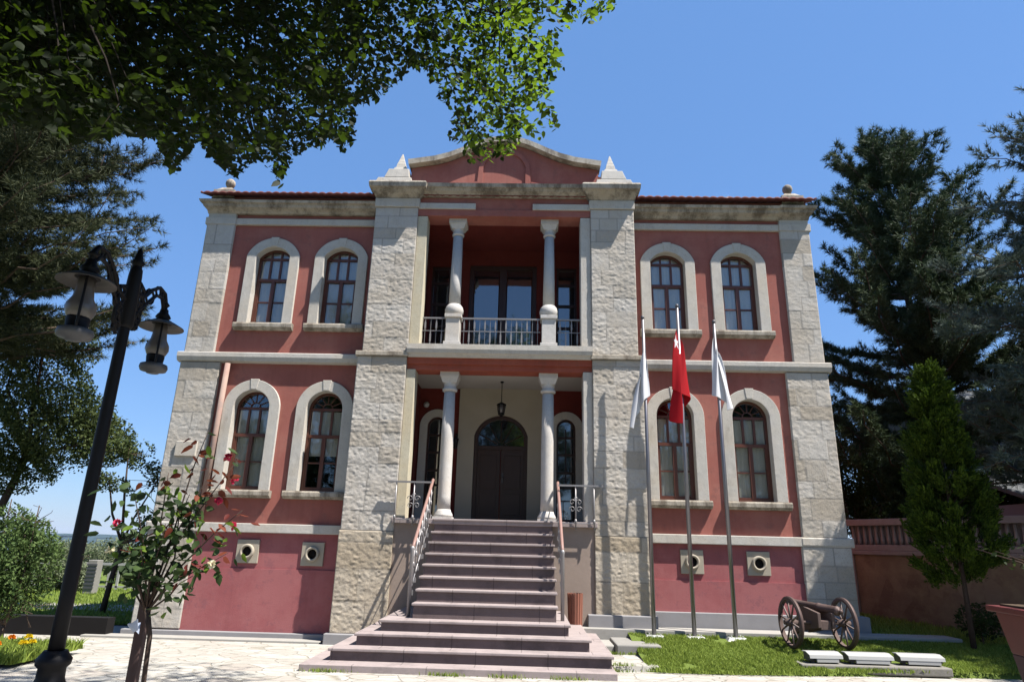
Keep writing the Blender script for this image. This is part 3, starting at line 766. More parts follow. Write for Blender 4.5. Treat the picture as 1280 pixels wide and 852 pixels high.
# lower back wall: cream centre with arched door, red sides with narrow arched windows
mb = MB(); wall_openings(mb, -.90, .90, 2.03, 4.80, [(0, .56, 2.03, 3.80, .43)], YB-.08, YB+.2); mb.build('porch_back_wall', 'cream', mansion)
for s in (-1, 1):
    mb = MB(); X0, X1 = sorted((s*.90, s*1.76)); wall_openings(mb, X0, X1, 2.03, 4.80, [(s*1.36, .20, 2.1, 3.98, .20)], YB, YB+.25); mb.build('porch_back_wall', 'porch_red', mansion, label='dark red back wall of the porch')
    g = MB(); A = [(s*1.36-.2, 2.1)]+arc(s*1.36, .2, 3.98, .2)+[(s*1.36+.2, 2.1)]; Bq = [(s*1.36-.16, 2.1)]+arc(s*1.36, .16, 3.98, .16)+[(s*1.36+.16, 2.1)]
    g.band_y(Bq, A, YB+.05, YB+.12)
    for z in (2.1, 2.75, 3.05, 3.42, 3.78): g.box(s*1.36-.16, s*1.36+.16, YB+.055, YB+.12, z, z+.045)
    g.box(s*1.36-.012, s*1.36+.012, YB+.06, YB+.11, 2.75, 3.98)
    o = g.build('side_window', 'door', mansion); MB().poly_y([(s*1.36-.18, 2.12)]+arc(s*1.36, .18, 3.98, .18)+[(s*1.36+.18, 2.12)], YB+.08, YB+.09).build('pane', 'darkglass', o)
    ou = [(s*1.36-.36, 2.1)]+arc(s*1.36, .36, 3.98, .36)+[(s*1.36+.36, 2.1)]
    MB().band_y(A, ou, YB-.05, YB+.02).build('surround', 'smooth_stone', o)
# entrance door
d = MB(); A = [(-.56, 2.03)]+arc(0, .56, 3.80, .43)+[(.56, 2.03)]; Bq = [(-.49, 2.03)]+arc(0, .49, 3.80, .36)+[(.49, 2.03)]
d.band_y(Bq, A, YB-.02, YB+.1); d.box(-.49, .49, YB, YB+.1, 3.52, 3.60)
for s in (-1, 1):
    d.box(*sorted((s*.008, s*.49)), YB+.02, YB+.07, 2.03, 3.52)
    for z0, z1 in ((2.2, 2.62), (2.72, 3.4)):
        d.box(*sorted((s*.08, s*.42)), YB+.005, YB+.02, z0, z1)
for a in (28, 60, 90, 120, 152):
    ca, sa = math.cos(R(a)), math.sin(R(a)); d.tube([(ca*.08, YB+.03, 3.6+sa*.08), (ca*.50, YB+.03, 3.6+sa*.50)], .012, 6)
ed = d.build('entrance_door', 'door', mansion, bevel=.004)
MB().poly_y([(-.48, 3.56)]+arc(0, .48, 3.80, .35)+[(.48, 3.56)], YB+.05, YB+.06).build('fanlight', 'darkglass', ed)
h = MB(); h.lathe([(.0, 0), (.018, .0), (.012, .02), (.02, .045), (.0, .06)], (.05, YB+.01, 2.95), 10, axis=(0, -1, 0)); h.box(.035, .065, YB-.0, YB+.02, 2.85, 3.05); h.build('door_handle', 'grey_metal', ed)
# porch floor, base wall
mb = MB(); mb.box(-1.80, 1.80, -.43, 1.6, 1.94, 2.03); mb.build('porch_floor', 'step', mansion, bevel=.01)
MB().box(-1.754, 1.754, -.345, -.1, .0, 1.94).build('porch_base_wall', 'base_wall', mansion)

# columns -----------------------------------------------------------------
def column(x, lower):
    c = (x, .0, 0)
    if lower:
        z0, z1 = 2.03, 4.75
        sh = MB().lathe([(.125, z0+.16), (.118, z0+.4), (.118, z1-1.2), (.105, z1-.34)], c, 28).build('column', 'column_stone', mansion)
        b = MB(); b.box(x-.175, x+.175, -.175, .175, z0, z0+.05); b.lathe([(.175, z0+.05), (.17, z0+.09), (.14, z0+.14), (.128, z0+.18)], c, 24); b.build('column_base', 'column_stone', sh)
        k = MB(); k.lathe([(.105, z1-.36), (.14, z1-.35), (.145, z1-.31), (.12, z1-.29), (.125, z1-.22), (.165, z1-.10)], c, 24)
        k.frustum(x-.13, x+.13, -.13, .13, z1-.2, x-.17, x+.17, -.17, .17, z1-.09); k.box(x-.18, x+.18, -.18, .18, z1-.09, z1); k.build('capital', 'column_stone', sh)
    else:
        z0, z1 = 6.16, 8.0
        sh = MB().lathe([(.118, z0), (.112, z0+.5), (.095, z1-.3)], c, 28).build('column', 'column_stone', mansion)
        b = MB(); b.box(x-.165, x+.165, -.17, .17, 5.24, 5.36); b.box(x-.135, x+.135, -.14, .14, 5.36, 5.86); b.box(x-.165, x+.165, -.17, .17, 5.86, 5.93)
        b.lathe([(.15, 5.93), (.178, 5.98), (.185, 6.04), (.165, 6.11), (.125, 6.16)], c, 24); b.build('pedestal', 'column_stone', sh, bevel=.006)
        k = MB(); k.lathe([(.095, z1-.34), (.12, z1-.33), (.125, z1-.30), (.10, z1-.27), (.12, z1-.2), (.15, z1-.12)], c, 24)
        k.frustum(x-.12, x+.12, -.12, .12, z1-.2, x-.165, x+.165, -.165, .165, z1-.1); k.box(x-.18, x+.18, -.18, .18, z1-.1, z1); k.build('capital', 'column_stone', sh)
for x in (-.945, .935): column(x, True); column(x-.0, False)

# balcony railings ----------------------------------------------------------
def railing_seg(x0, x1, y, z0, z1):
    m = MB(); m.box(x0, x1, y-.018, y+.018, z1-.03, z1); m.box(x0, x1, y-.012, y+.012, z0, z0+.022); zm = (z0+z1)/2; 
    n_ = max(2, int(round((x1-x0)/.105))); st = (x1-x0)/n_
    for i in range(n_):
        xx = x0+st*(i+.5)
        if i % 2 == 0: m.box(xx-.009, xx+.009, y-.009, y+.009, zm+.01, z1-.03); m.box(xx-.015, xx+.015, y-.012, y+.012, zm+.06, z1-.10)
        else: m.box(xx-.009, xx+.009, y-.009, y+.009, z0+.022, zm+.02); m.box(xx-.015, xx+.015, y-.012, y+.012, z0+.08, zm-.05)
        m.box(xx-.004, xx+.004, y-.004, y+.004, z0+.022, z1-.03)
    m.box(x0, x1, y-.006, y+.006, zm+.005, zm+.02)
    return m
for a, b in ((-1.55, -1.11), (-.78, .77), (1.10, 1.55)): railing_seg(a, b, -.05, 5.30, 5.88).build('balcony_railing', 'rail', mansion)

# entrance steps --------------------------------------------------------------
XL, XR = -1.045, 1.03
zn = [1.985, 1.815, 1.645, 1.47, 1.305, 1.135, .965, .79]
def stairs():
    tr, rs = MB(), MB()
    for k in range(1, 8):
        yf = -.42-.25*k; rs.box(XL+.01, XR-.01, yf+.03, yf+.29, zn[k]-.35, zn[k]-.035); tr.box(XL-.015, XR+.015, yf, yf+.285, zn[k]-.035, zn[k])
    tr.box(XL-.015, XR+.015, -.45, -.2, 2.0, 2.034)
    rs.box(XL+.01, XR-.01, -.41, -.2, 1.6, 1.998)
    wl = [(-1.46, 1.21, .585), (-1.72, 1.47, .437), (-1.98, 1.73, .285)]
    for k, (a, b, z) in enumerate(wl):
        yf = -2.42-.28*k; rs.box(a+.03, b-.03, yf+.03, -.36, z-.21 if k < 2 else .0, z-.036); tr.box(a, b, yf, (-.36 if k == 0 else yf+.33), z-.036, z)
        if k:
            tr.box(a, a+.32, yf+.33, -.36, z-.036, z); tr.box(b-.32, b, yf+.33, -.36, z-.036, z)
    tr.box(-2.24, 1.73, -3.28, -.40, .0, .135)
    for k in range(1, 8):
        yf = -.42-.25*k; rs.box(XL+.02, XR-.02, yf+.04, -.36, .5, zn[k]-.1)
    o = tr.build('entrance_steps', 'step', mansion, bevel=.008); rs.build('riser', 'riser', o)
stairs()

# stair railings
def stair_rail(x, s):
    def zz(y): return 2.72 + (y+.15)*(.68) if y < -.15 else 2.72
    h = MB(); h.tube([(x, -.10, 2.70), (x, -.16, 2.72), (x, -.9, 2.22), (x, -1.75, 1.645), (x, -1.92, 1.53)], .026, 10)
    top = h.build('stair_railing', 'handrail', mansion)
    b = MB()
    for i, y in enumerate(np.linspace(-.3, -1.75, 8)):
        zt = 2.72+(y+.16)*.676; k = min(7, int((-y-.42)/.25)+1) if y < -.42 else 0; zb = zn[k]
        xo = x
        b.tube([(xo, y, zb-.08), (xo, y, zt)], .011, 6); b.lathe([(.011, 0), (.022, .03), (.022, .06), (.011, .09)], (xo, y, (zb+zt)/2-.05), 8)
        b.box(xo-.02, xo+.02, y-.02, y+.02, zb-.10, zb-.03)
    for dz in (.22, .62): b.tube([(x, -.16, 2.72-dz), (x, -1.9, 1.54-dz)], .010, 6)
    b.build('baluster', 'rail', top)
    p = MB(); p.lathe([(.028, .58), (.028, 1.50), (.034, 1.52), (.03, 1.56), (.0, 1.575)], (x, -1.92, 0), 12); p.build('newel_post', 'rail', top)
stair_rail(-1.14, -1); stair_rail(1.12, 1)
# porch side railings with scroll ornament
for s in (-1, 1):
    y = -.47; m = MB(); x0, x1 = s*1.12, s*1.90
    m.box(*sorted((x0, x1)), y-.02, y+.02, 2.63, 2.66)
    for xx in (s*1.42, s*1.74): m.tube([(xx, y, 1.90), (xx, y, 2.63)], .013, 6); m.lathe([(.013, 0), (.024, .03), (.024, .05), (.013, .08)], (xx, y, 2.0), 8)
    m.box(*sorted((s*1.16, s*1.76)), y-.01, y+.01, 2.0, 2.015)
    o = m.build('porch_railing', 'rail', mansion)
    q = MB()
    for (cx_, cz_, r0, sg) in ((1.36, 2.36, .055, 1), (1.36, 2.24, .055, -1), (1.48, 2.36, .055, -1), (1.48, 2.24, .055, 1), (1.42, 2.42, .035, 1)):
        pts = [(s*cx_ + math.cos(t)*r0*(1-t/9)*sg, y, cz_+math.sin(t)*r0*(1-t/9)) for t in np.linspace(0, 7, 16)]
        q.tube(pts, .007, 5)
    q.build('scroll_ornament', 'rail', o)

# drainpipe on the left wing
MB().tube([(-5.48, -.06, 7.8), (-5.46, -.09, 4.8), (-5.35, -.16, 4.6), (-5.35, -.16, 2.0)], .045, 10).build('drainpipe', 'salmon', mansion) if False else None
MB().tube([(-5.28, -.10, 4.85), (-5.34, -.10, 2.0)], .05, 12).build('drainpipe', 'salmon', mansion)
MB().box(-6.02, -5.62, -.115, -.05, 3.05, 3.33).build('plaque', 'smooth_stone', mansion, bevel=.01)

# hanging lantern in the porch
L0 = (.02, .75, 4.80)
lan = empty('hanging_lantern', L0, 'small wrought lantern hanging on a chain over the entrance door', 'lantern')
MB().tube([(0, 0, 0), (0, 0, -.42)], .008, 6).lathe([(.0, 0), (.04, -.005), (.03, -.03), (0, -.035)], (0, 0, 0), 10).build('chain', 'iron', lan)
m = MB(); m.lathe([(.0, -.42), (.09, -.47), (.10, -.49), (.0, -.48)], (0, 0, 0), 6)
for i in range(6):
    a = math.pi*i/3; m.tube([(.085*math.cos(a), .085*math.sin(a), -.49), (.06*math.cos(a), .06*math.sin(a), -.66)], .006, 4)
m.lathe([(.065, -.66), (.065, -.68), (.02, -.72), (0, -.73)], (0, 0, 0), 6); m.build('frame', 'iron', lan)
MB().lathe([(.078, -.49), (.055, -.66)], (0, 0, 0), 6).build('glass', 'glass_lamp', lan)
# wall lantern by the door
WL = (-.93, 1.40, 3.62); wl = empty('wall_lantern', WL, 'black wall lantern left of the entrance door', 'lantern')
MB().tube([(0, .02, .12), (0, -.08, .16), (0, -.14, .10)], .008, 6).box(-.025, .025, 0, .015, .02, .2).build('bracket', 'iron', wl)
MB().lathe([(.0, .12), (.07, .07), (.065, .06), (.04, -.12), (.0, -.15)], (0, -.14, 0), 6).build('lamp_body', 'iron', wl)
# round white lamp high on the left porch wall
m = MB(); m.lathe([(.0, 0), (.05, .005), (.065, .04), (.05, .085), (.0, .10)], (-1.60, 1.42, 4.42), 16, axis=(0, -1, 0)); tag(m.build('globe_lamp', 'white_metal'), 'small round white wall lamp high on the left porch wall', 'lamp')

# ================================================================== RIGHT SIDE GROUND ITEMS
m = MB(); m.box(1.95, 2.62, -1.5, -.63, .02, .24); m.build('path', 'concrete', bevel=.02)['kind'] = 'structure'
MB().frustum(1.28, 2.45, -2.5, -.63, -.1, 1.28, 2.40, -2.42, -.63, .105).build('pavement', 'paving', bevel=.01)['kind'] = 'structure'
m = MB(); m.box(1.30, 1.95, -1.30, -.63, -.05, .20); m.build('path', 'pave_kerb', bevel=.02)['kind'] = 'structure'
# litter bin
BX, BY = 1.38, -.82
bn = empty('litter_bin', (BX, BY, .18), 'round wooden slatted litter bin right of the entrance steps', 'litter bin')
m = MB()
for i in range(16):
    a = 2*math.pi*i/16; c, s_ = math.cos(a), math.sin(a); r0, r1 = .095, .115; wv = .018
    vs = []
    for r_, z in ((r0, .06), (r1, .48)):
        for rr in (r_, r_+.012):
            for t in (-wv, wv): vs.append((c*rr-s_*t, s_*rr+c*t, z))
    m.add(vs, [(0, 1, 3, 2), (4, 6, 7, 5), (0, 4, 5, 1), (2, 3, 7, 6), (0, 2, 6, 4), (1, 5, 7, 3)])
m.build('slat', 'binwood', bn)
MB().lathe([(.0, .04), (.09, .04), (.092, .06), (.108, .47), (.102, .47), (.085, .08), (.0, .07)], (0, 0, 0), 20).build('liner', 'dark', bn)
MB().lathe([(.085, 0), (.09, .03), (.05, .04)], (0, 0, 0), 16).build('foot', 'iron', bn)

bn.scale = (1, 1, 1.5)
# flagpoles & flags
def flagpole(x, y, zb, zt, label):
    p = empty('flagpole', (x, y, zb), label, 'flagpole', 'flagpoles on the lawn')
    h = zt-zb
    MB().lathe([(.036, .02), (.034, h*.5), (.026, h-.04)], (0, 0, 0), 16).build('pole', 'pole', p)
    MB().lathe([(.0, h-.05), (.03, h-.045), (.034, h-.01), (.02, h+.02), (.0, h+.03)], (0, 0, 0), 14).build('finial', 'grey_metal', p)
    b = MB(); b.frustum(-.17, .17, -.14, .14, -.02, -.13, .13, -.10, .10, .035)
    for sx_ in (-1, 1):
        for sy_ in (-1, 1): b.lathe([(.012, .03), (.012, .055), (0, .06)], (sx_*.09, sy_*.07, 0), 6)
    b.build('base_plate', 'white_metal', p, bevel=.005)
flagpole(2.655, -.72, .27, 5.72, 'left flagpole, its pole crossing the edge of the stone pier')
flagpole(3.30, -.72, .27, 5.96, 'tallest flagpole, middle one, carrying the red flag')
flagpole(3.96, -.72, .27, 5.66, 'right flagpole, carrying the narrow rolled white flag')

def flag(name, base, plan, hoist, zt, drop, label, mat, nu=150, nv=90, mark=False, pinch=.6):
    """cloth hung from its hoist: plan = polyline of (x,y) the fly follows, drop = how far each fly fraction sinks"""
    P = np.array(plan, float); seg = np.hypot(*np.diff(P, axis=0).T); t = np.concatenate([[0], np.cumsum(seg)])/seg.sum()
    u = np.linspace(0, 1, nu); v = np.linspace(0, 1, nv)
    U_, V_ = np.meshgrid(u, v)
    k = np.ones(9)/9
    def sm(a): 
        e = np.concatenate([np.full(4, a[0]), a, np.full(4, a[-1])]); return np.convolve(e, k, 'valid')
    px, py = sm(np.interp(u, t, P[:, 0])), sm(np.interp(u, t, P[:, 1]))
    dr = np.interp(u, np.linspace(0, 1, len(drop)), drop)
    spread = pinch + (1-pinch)*V_**.7
    X = base[0] + px[None, :]*spread + .012*np.sin(U_*17+V_*5); Y = base[1] + py[None, :]*spread + .015*np.sin(U_*23+V_*3)
    Z = zt - V_*hoist - dr[None, :]*(1-.25*V_)
    V = np.stack([X, Y, Z], -1).reshape(-1, 3); idx = np.arange(nu*nv).reshape(nv, nu)
    F = np.stack([idx[:-1, :-1], idx[:-1, 1:], idx[1:, 1:], idx[1:, :-1]], -1).reshape(-1, 4)
    mk = np.zeros(nu*nv)
    if mark:
        a = U_*1.5+.46; b = .16-V_
        cr_ = (np.hypot(a-.5, b) < .25) & (np.hypot(a-.5625, b) > .20)
        ang = np.arctan2(b, -(a-.82)); rr = np.hypot(a-.82, b)
        q = np.mod(ang, 2*np.pi/5); q = np.minimum(q, 2*np.pi/5-q)
        r1, r2 = .125, .048; aa = np.pi/5
        lim = r1*r2*np.sin(aa)/(r2*np.sin(aa-q)+r1*np.sin(q)+1e-9)
        mk = (cr_ | (rr < lim)).astype(float).ravel()
    o = npmesh(name, V, F, mat, None, True, {'mark': mk})
    md = o.modifiers.new('thickness', 'SOLIDIFY'); md.thickness = .002
    tag(o, label, 'flag'); return o
def flagmat(name, c, c2):
    k = NM(name, .75, .2); col = k.mix(k.attr('mark'), c, c2); k.color(col)
    t = k.n('ShaderNodeBsdfTranslucent'); k.l(col, t.inputs[0]); mx = k.n('ShaderNodeMixShader'); mx.inputs[0].default_value = .3
    k.l(k.b.outputs[0], mx.inputs[1]); k.l(t.outputs[0], mx.inputs[2]); k.l(mx.outputs[0], k.nt.nodes['Material Output'].inputs[0]); return k.m
M['flag_red'] = flagmat('red_flag_cloth', (.42, .008, .014), (.85, .85, .85))
M['flag_white'] = flagmat('white_flag_cloth', (.66, .66, .68), (.2, .25, .5))
flag('flag', (2.66, -.72), [(0, 0), (.05, .03), (.07, -.03), (-.05, -.06), (-.14, .02), (-.32, -.02), (-.24, -.06)], 1.25, 5.58, [.0, .12, .25, .45, .68, .9, .95], 'plain white flag hanging limp from the left pole', 'flag_white', pinch=.15)
flag('flag', (3.30, -.72), [(0, 0), (-.09, .03), (-.20, -.03), (-.05, -.08), (.17, -.03), (.04, .05), (-.17, .07), (-.25, .0), (-.02, -.12)], 1.15, 5.62, [0, .12, .2, .3, .36, .55, .75, .9, .98, 1.0], 'red flag with white crescent hanging in folds from the middle pole', 'flag_red', mark=True, pinch=.25)
flag('flag', (3.96, -.72), [(0, 0), (-.08, .04), (-.14, -.02), (-.04, -.06), (.07, -.03), (.17, .03), (.24, -.03), (.1, -.08)], 1.1, 5.45, [.0, .1, .15, .2, .3, .38, .45, .5], 'white flag rolled in narrow folds on the right pole', 'flag_white', pinch=.2)

# cannon --------------------------------------------------------------------
CN = (5.08, -1.25, .235)
can = empty('cannon', CN, 'old small cannon on two spoked wooden wheels standing on the lawn', 'cannon', rz=R(5))
WR = .365
def wheel(xl):
    m = MB(); m.lathe([(WR-.045, -.028), (WR-.004, -.03), (WR, -.02), (WR, .02), (WR-.004, .03), (WR-.045, .028), (WR-.045, -.028)], (xl, 0, WR), 36, axis=(1, 0, 0), cap=False)
    w_ = m.build('wheel', 'oldwood', can)
    MB().lathe([(WR+.001, -.02), (WR+.007, -.02), (WR+.007, .02), (WR+.001, .02)], (xl, 0, WR), 36, axis=(1, 0, 0), cap=False).build('iron_tyre', 'gun', w_)
    MB().lathe([(.0, -.10), (.035, -.10), (.045, -.05), (.06, -.03), (.06, .03), (.045, .05), (.035, .10), (.0, .10)], (xl, 0, WR), 16, axis=(1, 0, 0)).build('hub', 'oldwood', w_)
    for i in range(10):
        a = 2*math.pi*i/10+.2; MB().tube([(xl, math.cos(a)*.05, WR+math.sin(a)*.05), (xl, math.cos(a)*(WR-.03), WR+math.sin(a)*(WR-.03))], [.016, .012], 8).build('spoke', 'spoke' if i % 3 else 'oldwood', w_)
wheel(-.44); wheel(.40)
MB().tube([(-.5, 0, WR), (.46, 0, WR)], .028, 10).build('axle', 'oldwood', can)
bm_ = MB(); ax = Vector((-.50, .84, .10)).normalized(); st = Vector((.20, -.26, WR+.19))
bm_.lathe([(.0, -.06), (.03, -.05), (.035, -.03), (.02, -.01), (.064, .0), (.072, .04), (.064, .06), (.060, .30), (.065, .31), (.065, .34), (.054, .36), (.045, .78), (.058, .80), (.06, .85), (.044, .87), (.03, .87), (.03, .80)], tuple(st), 24, axis=tuple(-ax) if False else tuple(ax))
bm_.build('barrel', 'gun', can)
cg = MB()
for sx_ in (-.11, .11): cg.poly_y([(0, 0)], 0, 0) if False else cg.add([(sx_-.025, -.25, WR-.05), (sx_+.025, -.25, WR-.05), (sx_+.025, .55, WR-.2), (sx_-.025, .55, WR-.2), (sx_-.025, -.25, WR+.16), (sx_+.025, -.25, WR+.16), (sx_+.025, .35, WR+.24), (sx_-.025, .35, WR+.24)], [(0, 3, 2, 1), (4, 5, 6, 7), (0, 1, 5, 4), (1, 2, 6, 5), (2, 3, 7, 6), (3, 0, 4, 7)])
cg.box(-.085, .085, -.22, .3, WR-.08, WR+.05); cg.tube([(0, .45, WR-.1), (-.05, 1.0, .03)], [.05, .035], 8); cg.build('carriage', 'oldwood', can, bevel=.008)

# floodlights on the lawn + stone strip
def floodlight(x0, x1, y, z, label, rz=0):
    e = empty('floodlight', ((x0+x1)/2, y, z), label, 'floodlight', 'ground floodlights on the lawn', rz)
    w2 = (x1-x0)/2; e.scale = (1, .85, .85)
    MB().prof_x([(-.15, .075), (-.14, .125), (.0, .165), (.13, .16), (.13, .145), (.0, .15), (-.135, .112)], -w2, w2).build('hood', 'white_metal', e)
    MB().prof_x([(-.10, .07), (-.09, .11), (.0, .14), (.12, .14), (.12, .03), (-.07, .03)], -w2+.015, w2-.015).build('housing', 'grey_metal', e)
    m = MB(); m.box(-w2+.10, w2-.06, -.145, -.11, .015, .082); m.build('front_panel', 'white_metal', e, bevel=.004)
    m = MB(); m.box(-w2+.06, -w2+.10, -.05, .05, -.02, .07); m.box(w2-.10, w2-.06, -.05, .05, -.02, .07); m.build('foot', 'grey_metal', e)
floodlight(4.53, 5.00, -2.02, .16, 'left one of three low white floodlights on the lawn, nearest the left cannon wheel', R(4))
floodlight(5.08, 5.70, -2.02, .16, 'middle one of three low white floodlights on the lawn')
floodlight(5.82, 6.42, -1.98, .16, 'right one of three low white floodlights on the lawn', R(-2))
tag(MB().box(4.40, 6.45, -2.20, -1.86, .04, .155).build('stone_strip', 'strip', bevel=.02), 'low rough stone strip under the white floodlights', 'stone strip')

# ================================================================== RIGHT WALL AND NEIGHBOUR
def wallstone():
    k = NM('orange_brown_stone', .9, .2); v = k.n('ShaderNodeTexVoronoi'); v.inputs['Scale'].default_value = 3.2; k.l(k.mapping((1, 1, .7)), v.inputs['Vector'])
    s_ = k.n('ShaderNodeSeparateColor'); k.l(v.outputs['Color'], s_.inputs[0])
    c = k.mix(s_.outputs[0], (.13, .082, .058), (.19, .13, .09)); c = k.mix(k.ramp(k.noise(2.4, 6, .7), [(.45, 0), (.7, 1)]), c, (.22, .16, .10))
    k.color(c).bump(k.noise(8, 6, .7), .6, .02); return k.m
M['wallstone'] = wallstone()
M['parapet'] = simple('pinkish_brick', (.42, .33, .32), .9, .2, var=.3, scale=7, bump=.4)
P0, P1 = Vector((7.50, 2.6, 0)), Vector((9.6, -1.2, 0))
gw = empty('garden_wall', (P0.x, P0.y, .2), 'brown rendered garden wall with a pinkish balustraded parapet right of the mansion', 'wall', rz=math.atan2(P1.y-P0.y, P1.x-P0.x))
LW = (P1-P0).length + 6
MB().box(0, LW, 0, .35, 0, 1.42).build('wall_face', 'wallstone', gw)
m = MB(); m.box(-.04, LW, -.05, .40, 1.42, 1.50); m.box(-.02, LW, -.02, .36, 1.50, 1.62); m.box(-.05, LW, -.06, .42, 2.0, 2.13)
m.build('coping', 'parapet', gw, bevel=.012)
m = MB(); m.box(0, LW, .12, .20, 1.62, 2.0)
for i in range(int(LW/.13)): 
    xx = .07+i*.13; m.lathe([(.03, 1.62), (.045, 1.72), (.028, 1.84), (.035, 2.0)], (xx, .06, 0), 8)
m.build('balustrade', 'parapet', gw)
MB().box(-.03, .06, -.03, .38, 0, 1.43).build('end_pier', 'salmon', gw)

nh = empty('neighbour_house', (15, 8, 0), 'lilac-grey house with a dark roof behind the trees on the right', 'house')
MB().box(-1.8, 5, -1.5, 5, 0, 5.6).build('wall', 'lilac', nh)
m = MB(); m.prof_x([(-2.0, 5.55), (1.7, 7.0), (5.4, 5.55), (5.4, 5.45), (-2.0, 5.45)], -2.1, 5.3); m.build('roof', 'darkroof', nh)
sd = empty('garden_shed', (12.2, 3.4, .2), 'low dark-roofed shed behind the garden wall at the right edge', 'shed')
MB().box(-.5, 3.0, -.8, 1.5, 0, 2.6).build('wall', 'lilac', sd)
MB().prof_x([(-1.0, 2.55), (-.95, 2.65), (1.8, 3.55), (1.8, 3.45)], -.7, 3.2).build('roof', 'darkroof', sd)
tag(MB().box(12.0, 12.9, 1.6, 2.4, .2, 3.25).build('chimney_stack', 'chim', bevel=.03), 'pale rubble chimney stack behind the wall at the right edge', 'chimney')

# ================================================================== PLANTS
def leaf_mesh(P, D, N, L, W, fold=.25):
    """P base, D direction, N normal, L length, W width arrays -> folded 6-vertex leaves"""
    n = len(P); L = L[:, None]; W = W[:, None]
    S = np.cross(D, N); S /= np.linalg.norm(S, axis=1)[:, None]+1e-9
    a = P; m1 = P + D*L*.45 - N*W*fold; t = P + D*L - N*L*.12
    l1 = P + D*L*.22 + S*W*.42; l2 = P + D*L*.62 + S*W*.40; r1 = P + D*L*.22 - S*W*.42; r2 = P + D*L*.62 - S*W*.40
    V = np.stack([a, l1, l2, t, r2, r1, m1], 1).reshape(-1, 3); b = np.arange(n)*7
    F = []
    for tri in ((0, 1, 6), (1, 2, 6), (2, 3, 6), (3, 4, 6), (4, 5, 6), (5, 0, 6)): F.append(np.stack([b+i for i in tri], -1))
    return V, np.concatenate(F)
def rand_dirs(n, up=0.):
    v = rng.normal(size=(n, 3)); v[:, 2] += up; v /= np.linalg.norm(v, axis=1)[:, None]; return v
def quad_leaves(P, L, W, up=.3):
    n = len(P); D = rand_dirs(n); N = rand_dirs(n, up); S = np.cross(D, N); S /= np.linalg.norm(S, axis=1)[:, None]+1e-9
    L = (L*rng.uniform(.6, 1.2, n))[:, None]; W = (W*rng.uniform(.6, 1.2, n))[:, None]
    V = np.stack([P, P+D*L*.5+S*W*.5, P+D*L, P+D*L*.5-S*W*.5], 1).reshape(-1, 3); b = np.arange(n)*4
    return V, np.stack([b, b+1, b+2, b+3], -1)
def needles(P, A, k, L, spread, w_, fwd=.7):
    """k needles at each tuft P, along axis A"""
    n = len(P); PP = np.repeat(P, k, 0); AA = np.repeat(A, k, 0)
    D = AA*fwd + rng.normal(size=(n*k, 3))*spread; D /= np.linalg.norm(D, axis=1)[:, None]
    S = np.cross(D, rng.normal(size=(n*k, 3))); S /= np.linalg.norm(S, axis=1)[:, None]+1e-9
    l = (L*rng.uniform(.6, 1.15, n*k))[:, None]
    V = np.stack([PP-S*w_*.5, PP+S*w_*.5, PP+D*l+S*w_*.15, PP+D*l-S*w_*.15], 1).reshape(-1, 3); b = np.arange(n*k)*4
    return V, np.stack([b, b+1, b+2, b+3], -1)

def conifer(name, base, H, Rf, label, mat, nbr=110, z0=.15, droop=-.1, tipup=.35, lean=(0, 0), tuft=(14, .13, .45, .010), seed=1, dens=1., trunk_r=.22, twig=.5, az=None, cat='tree', clump=1.0):
    rr = np.random.default_rng(seed)
    t = empty(name, base, label, cat)
    tr = MB(); top = np.array([lean[0], lean[1], H])
    tr.tube([tuple(top*s_) for s_ in (0, .25, .5, .75, 1)], [trunk_r, trunk_r*.8, trunk_r*.55, trunk_r*.3, .02], 10)
    TP, TA = [], []
    for i in range(nbr):
        h = z0 + (1-z0)*((i+.5)/nbr)**.9
        L = Rf(h)*rr.uniform(.7, 1.12); a = rr.uniform(0, 2*np.pi) if az is None else az(rr, h)
        st = top*h; dv = np.array([math.cos(a), math.sin(a), 0])
        ns = 9; pts = []
        up0 = droop + .6*h**3
        for j in range(ns):
            s_ = j/(ns-1); pts.append(st + dv*L*s_ + np.array([0, 0, L*(up0*s_ + tipup*s_*s_)]) + rr.normal(size=3)*.03*L*s_)
        pts = np.array(pts); r0 = max(.015, trunk_r*.28*(1-h*.7))
        tr.tube([tuple(p) for p in pts], list(np.linspace(r0, .006, ns)), 5)
        nt_ = int(L*9*dens)+3
        for q in range(nt_):
            s_ = .18+.82*(q+rr.random())/nt_; f = s_*(ns-1); i0 = min(ns-2, int(f)); p = pts[i0]+(pts[i0+1]-pts[i0])*(f-i0)
            ax = pts[i0+1]-pts[i0]; ax /= np.linalg.norm(ax)
            side = np.cross(ax, [0, 0, 1]); side /= np.linalg.norm(side)+1e-9
            tl = twig*(1.05-s_*.75)*rr.uniform(.5, 1.2)*min(1, L/1.5+.3)
            d2 = ax*.6 + side*rr.choice([-1, 1])*rr.uniform(.4, 1.1) + np.array([0, 0, rr.uniform(-.15, .45)])
            d2 /= np.linalg.norm(d2); m_ = max(2, int(tl/.085*clump))
            for g in range(m_):
                TP.append(p + d2*tl*(g+1)/m_ + rr.normal(size=3)*.015); TA.append(d2)
        TP.append(pts[-1]); TA.append(ax)
    tr.build('trunk', 'bark', t)
    TP = np.array(TP); TA = np.array(TA)
    V, F = needles(TP, TA, *tuft)
    npmesh('crown', V, F, mat, t)
    return t, len(F)

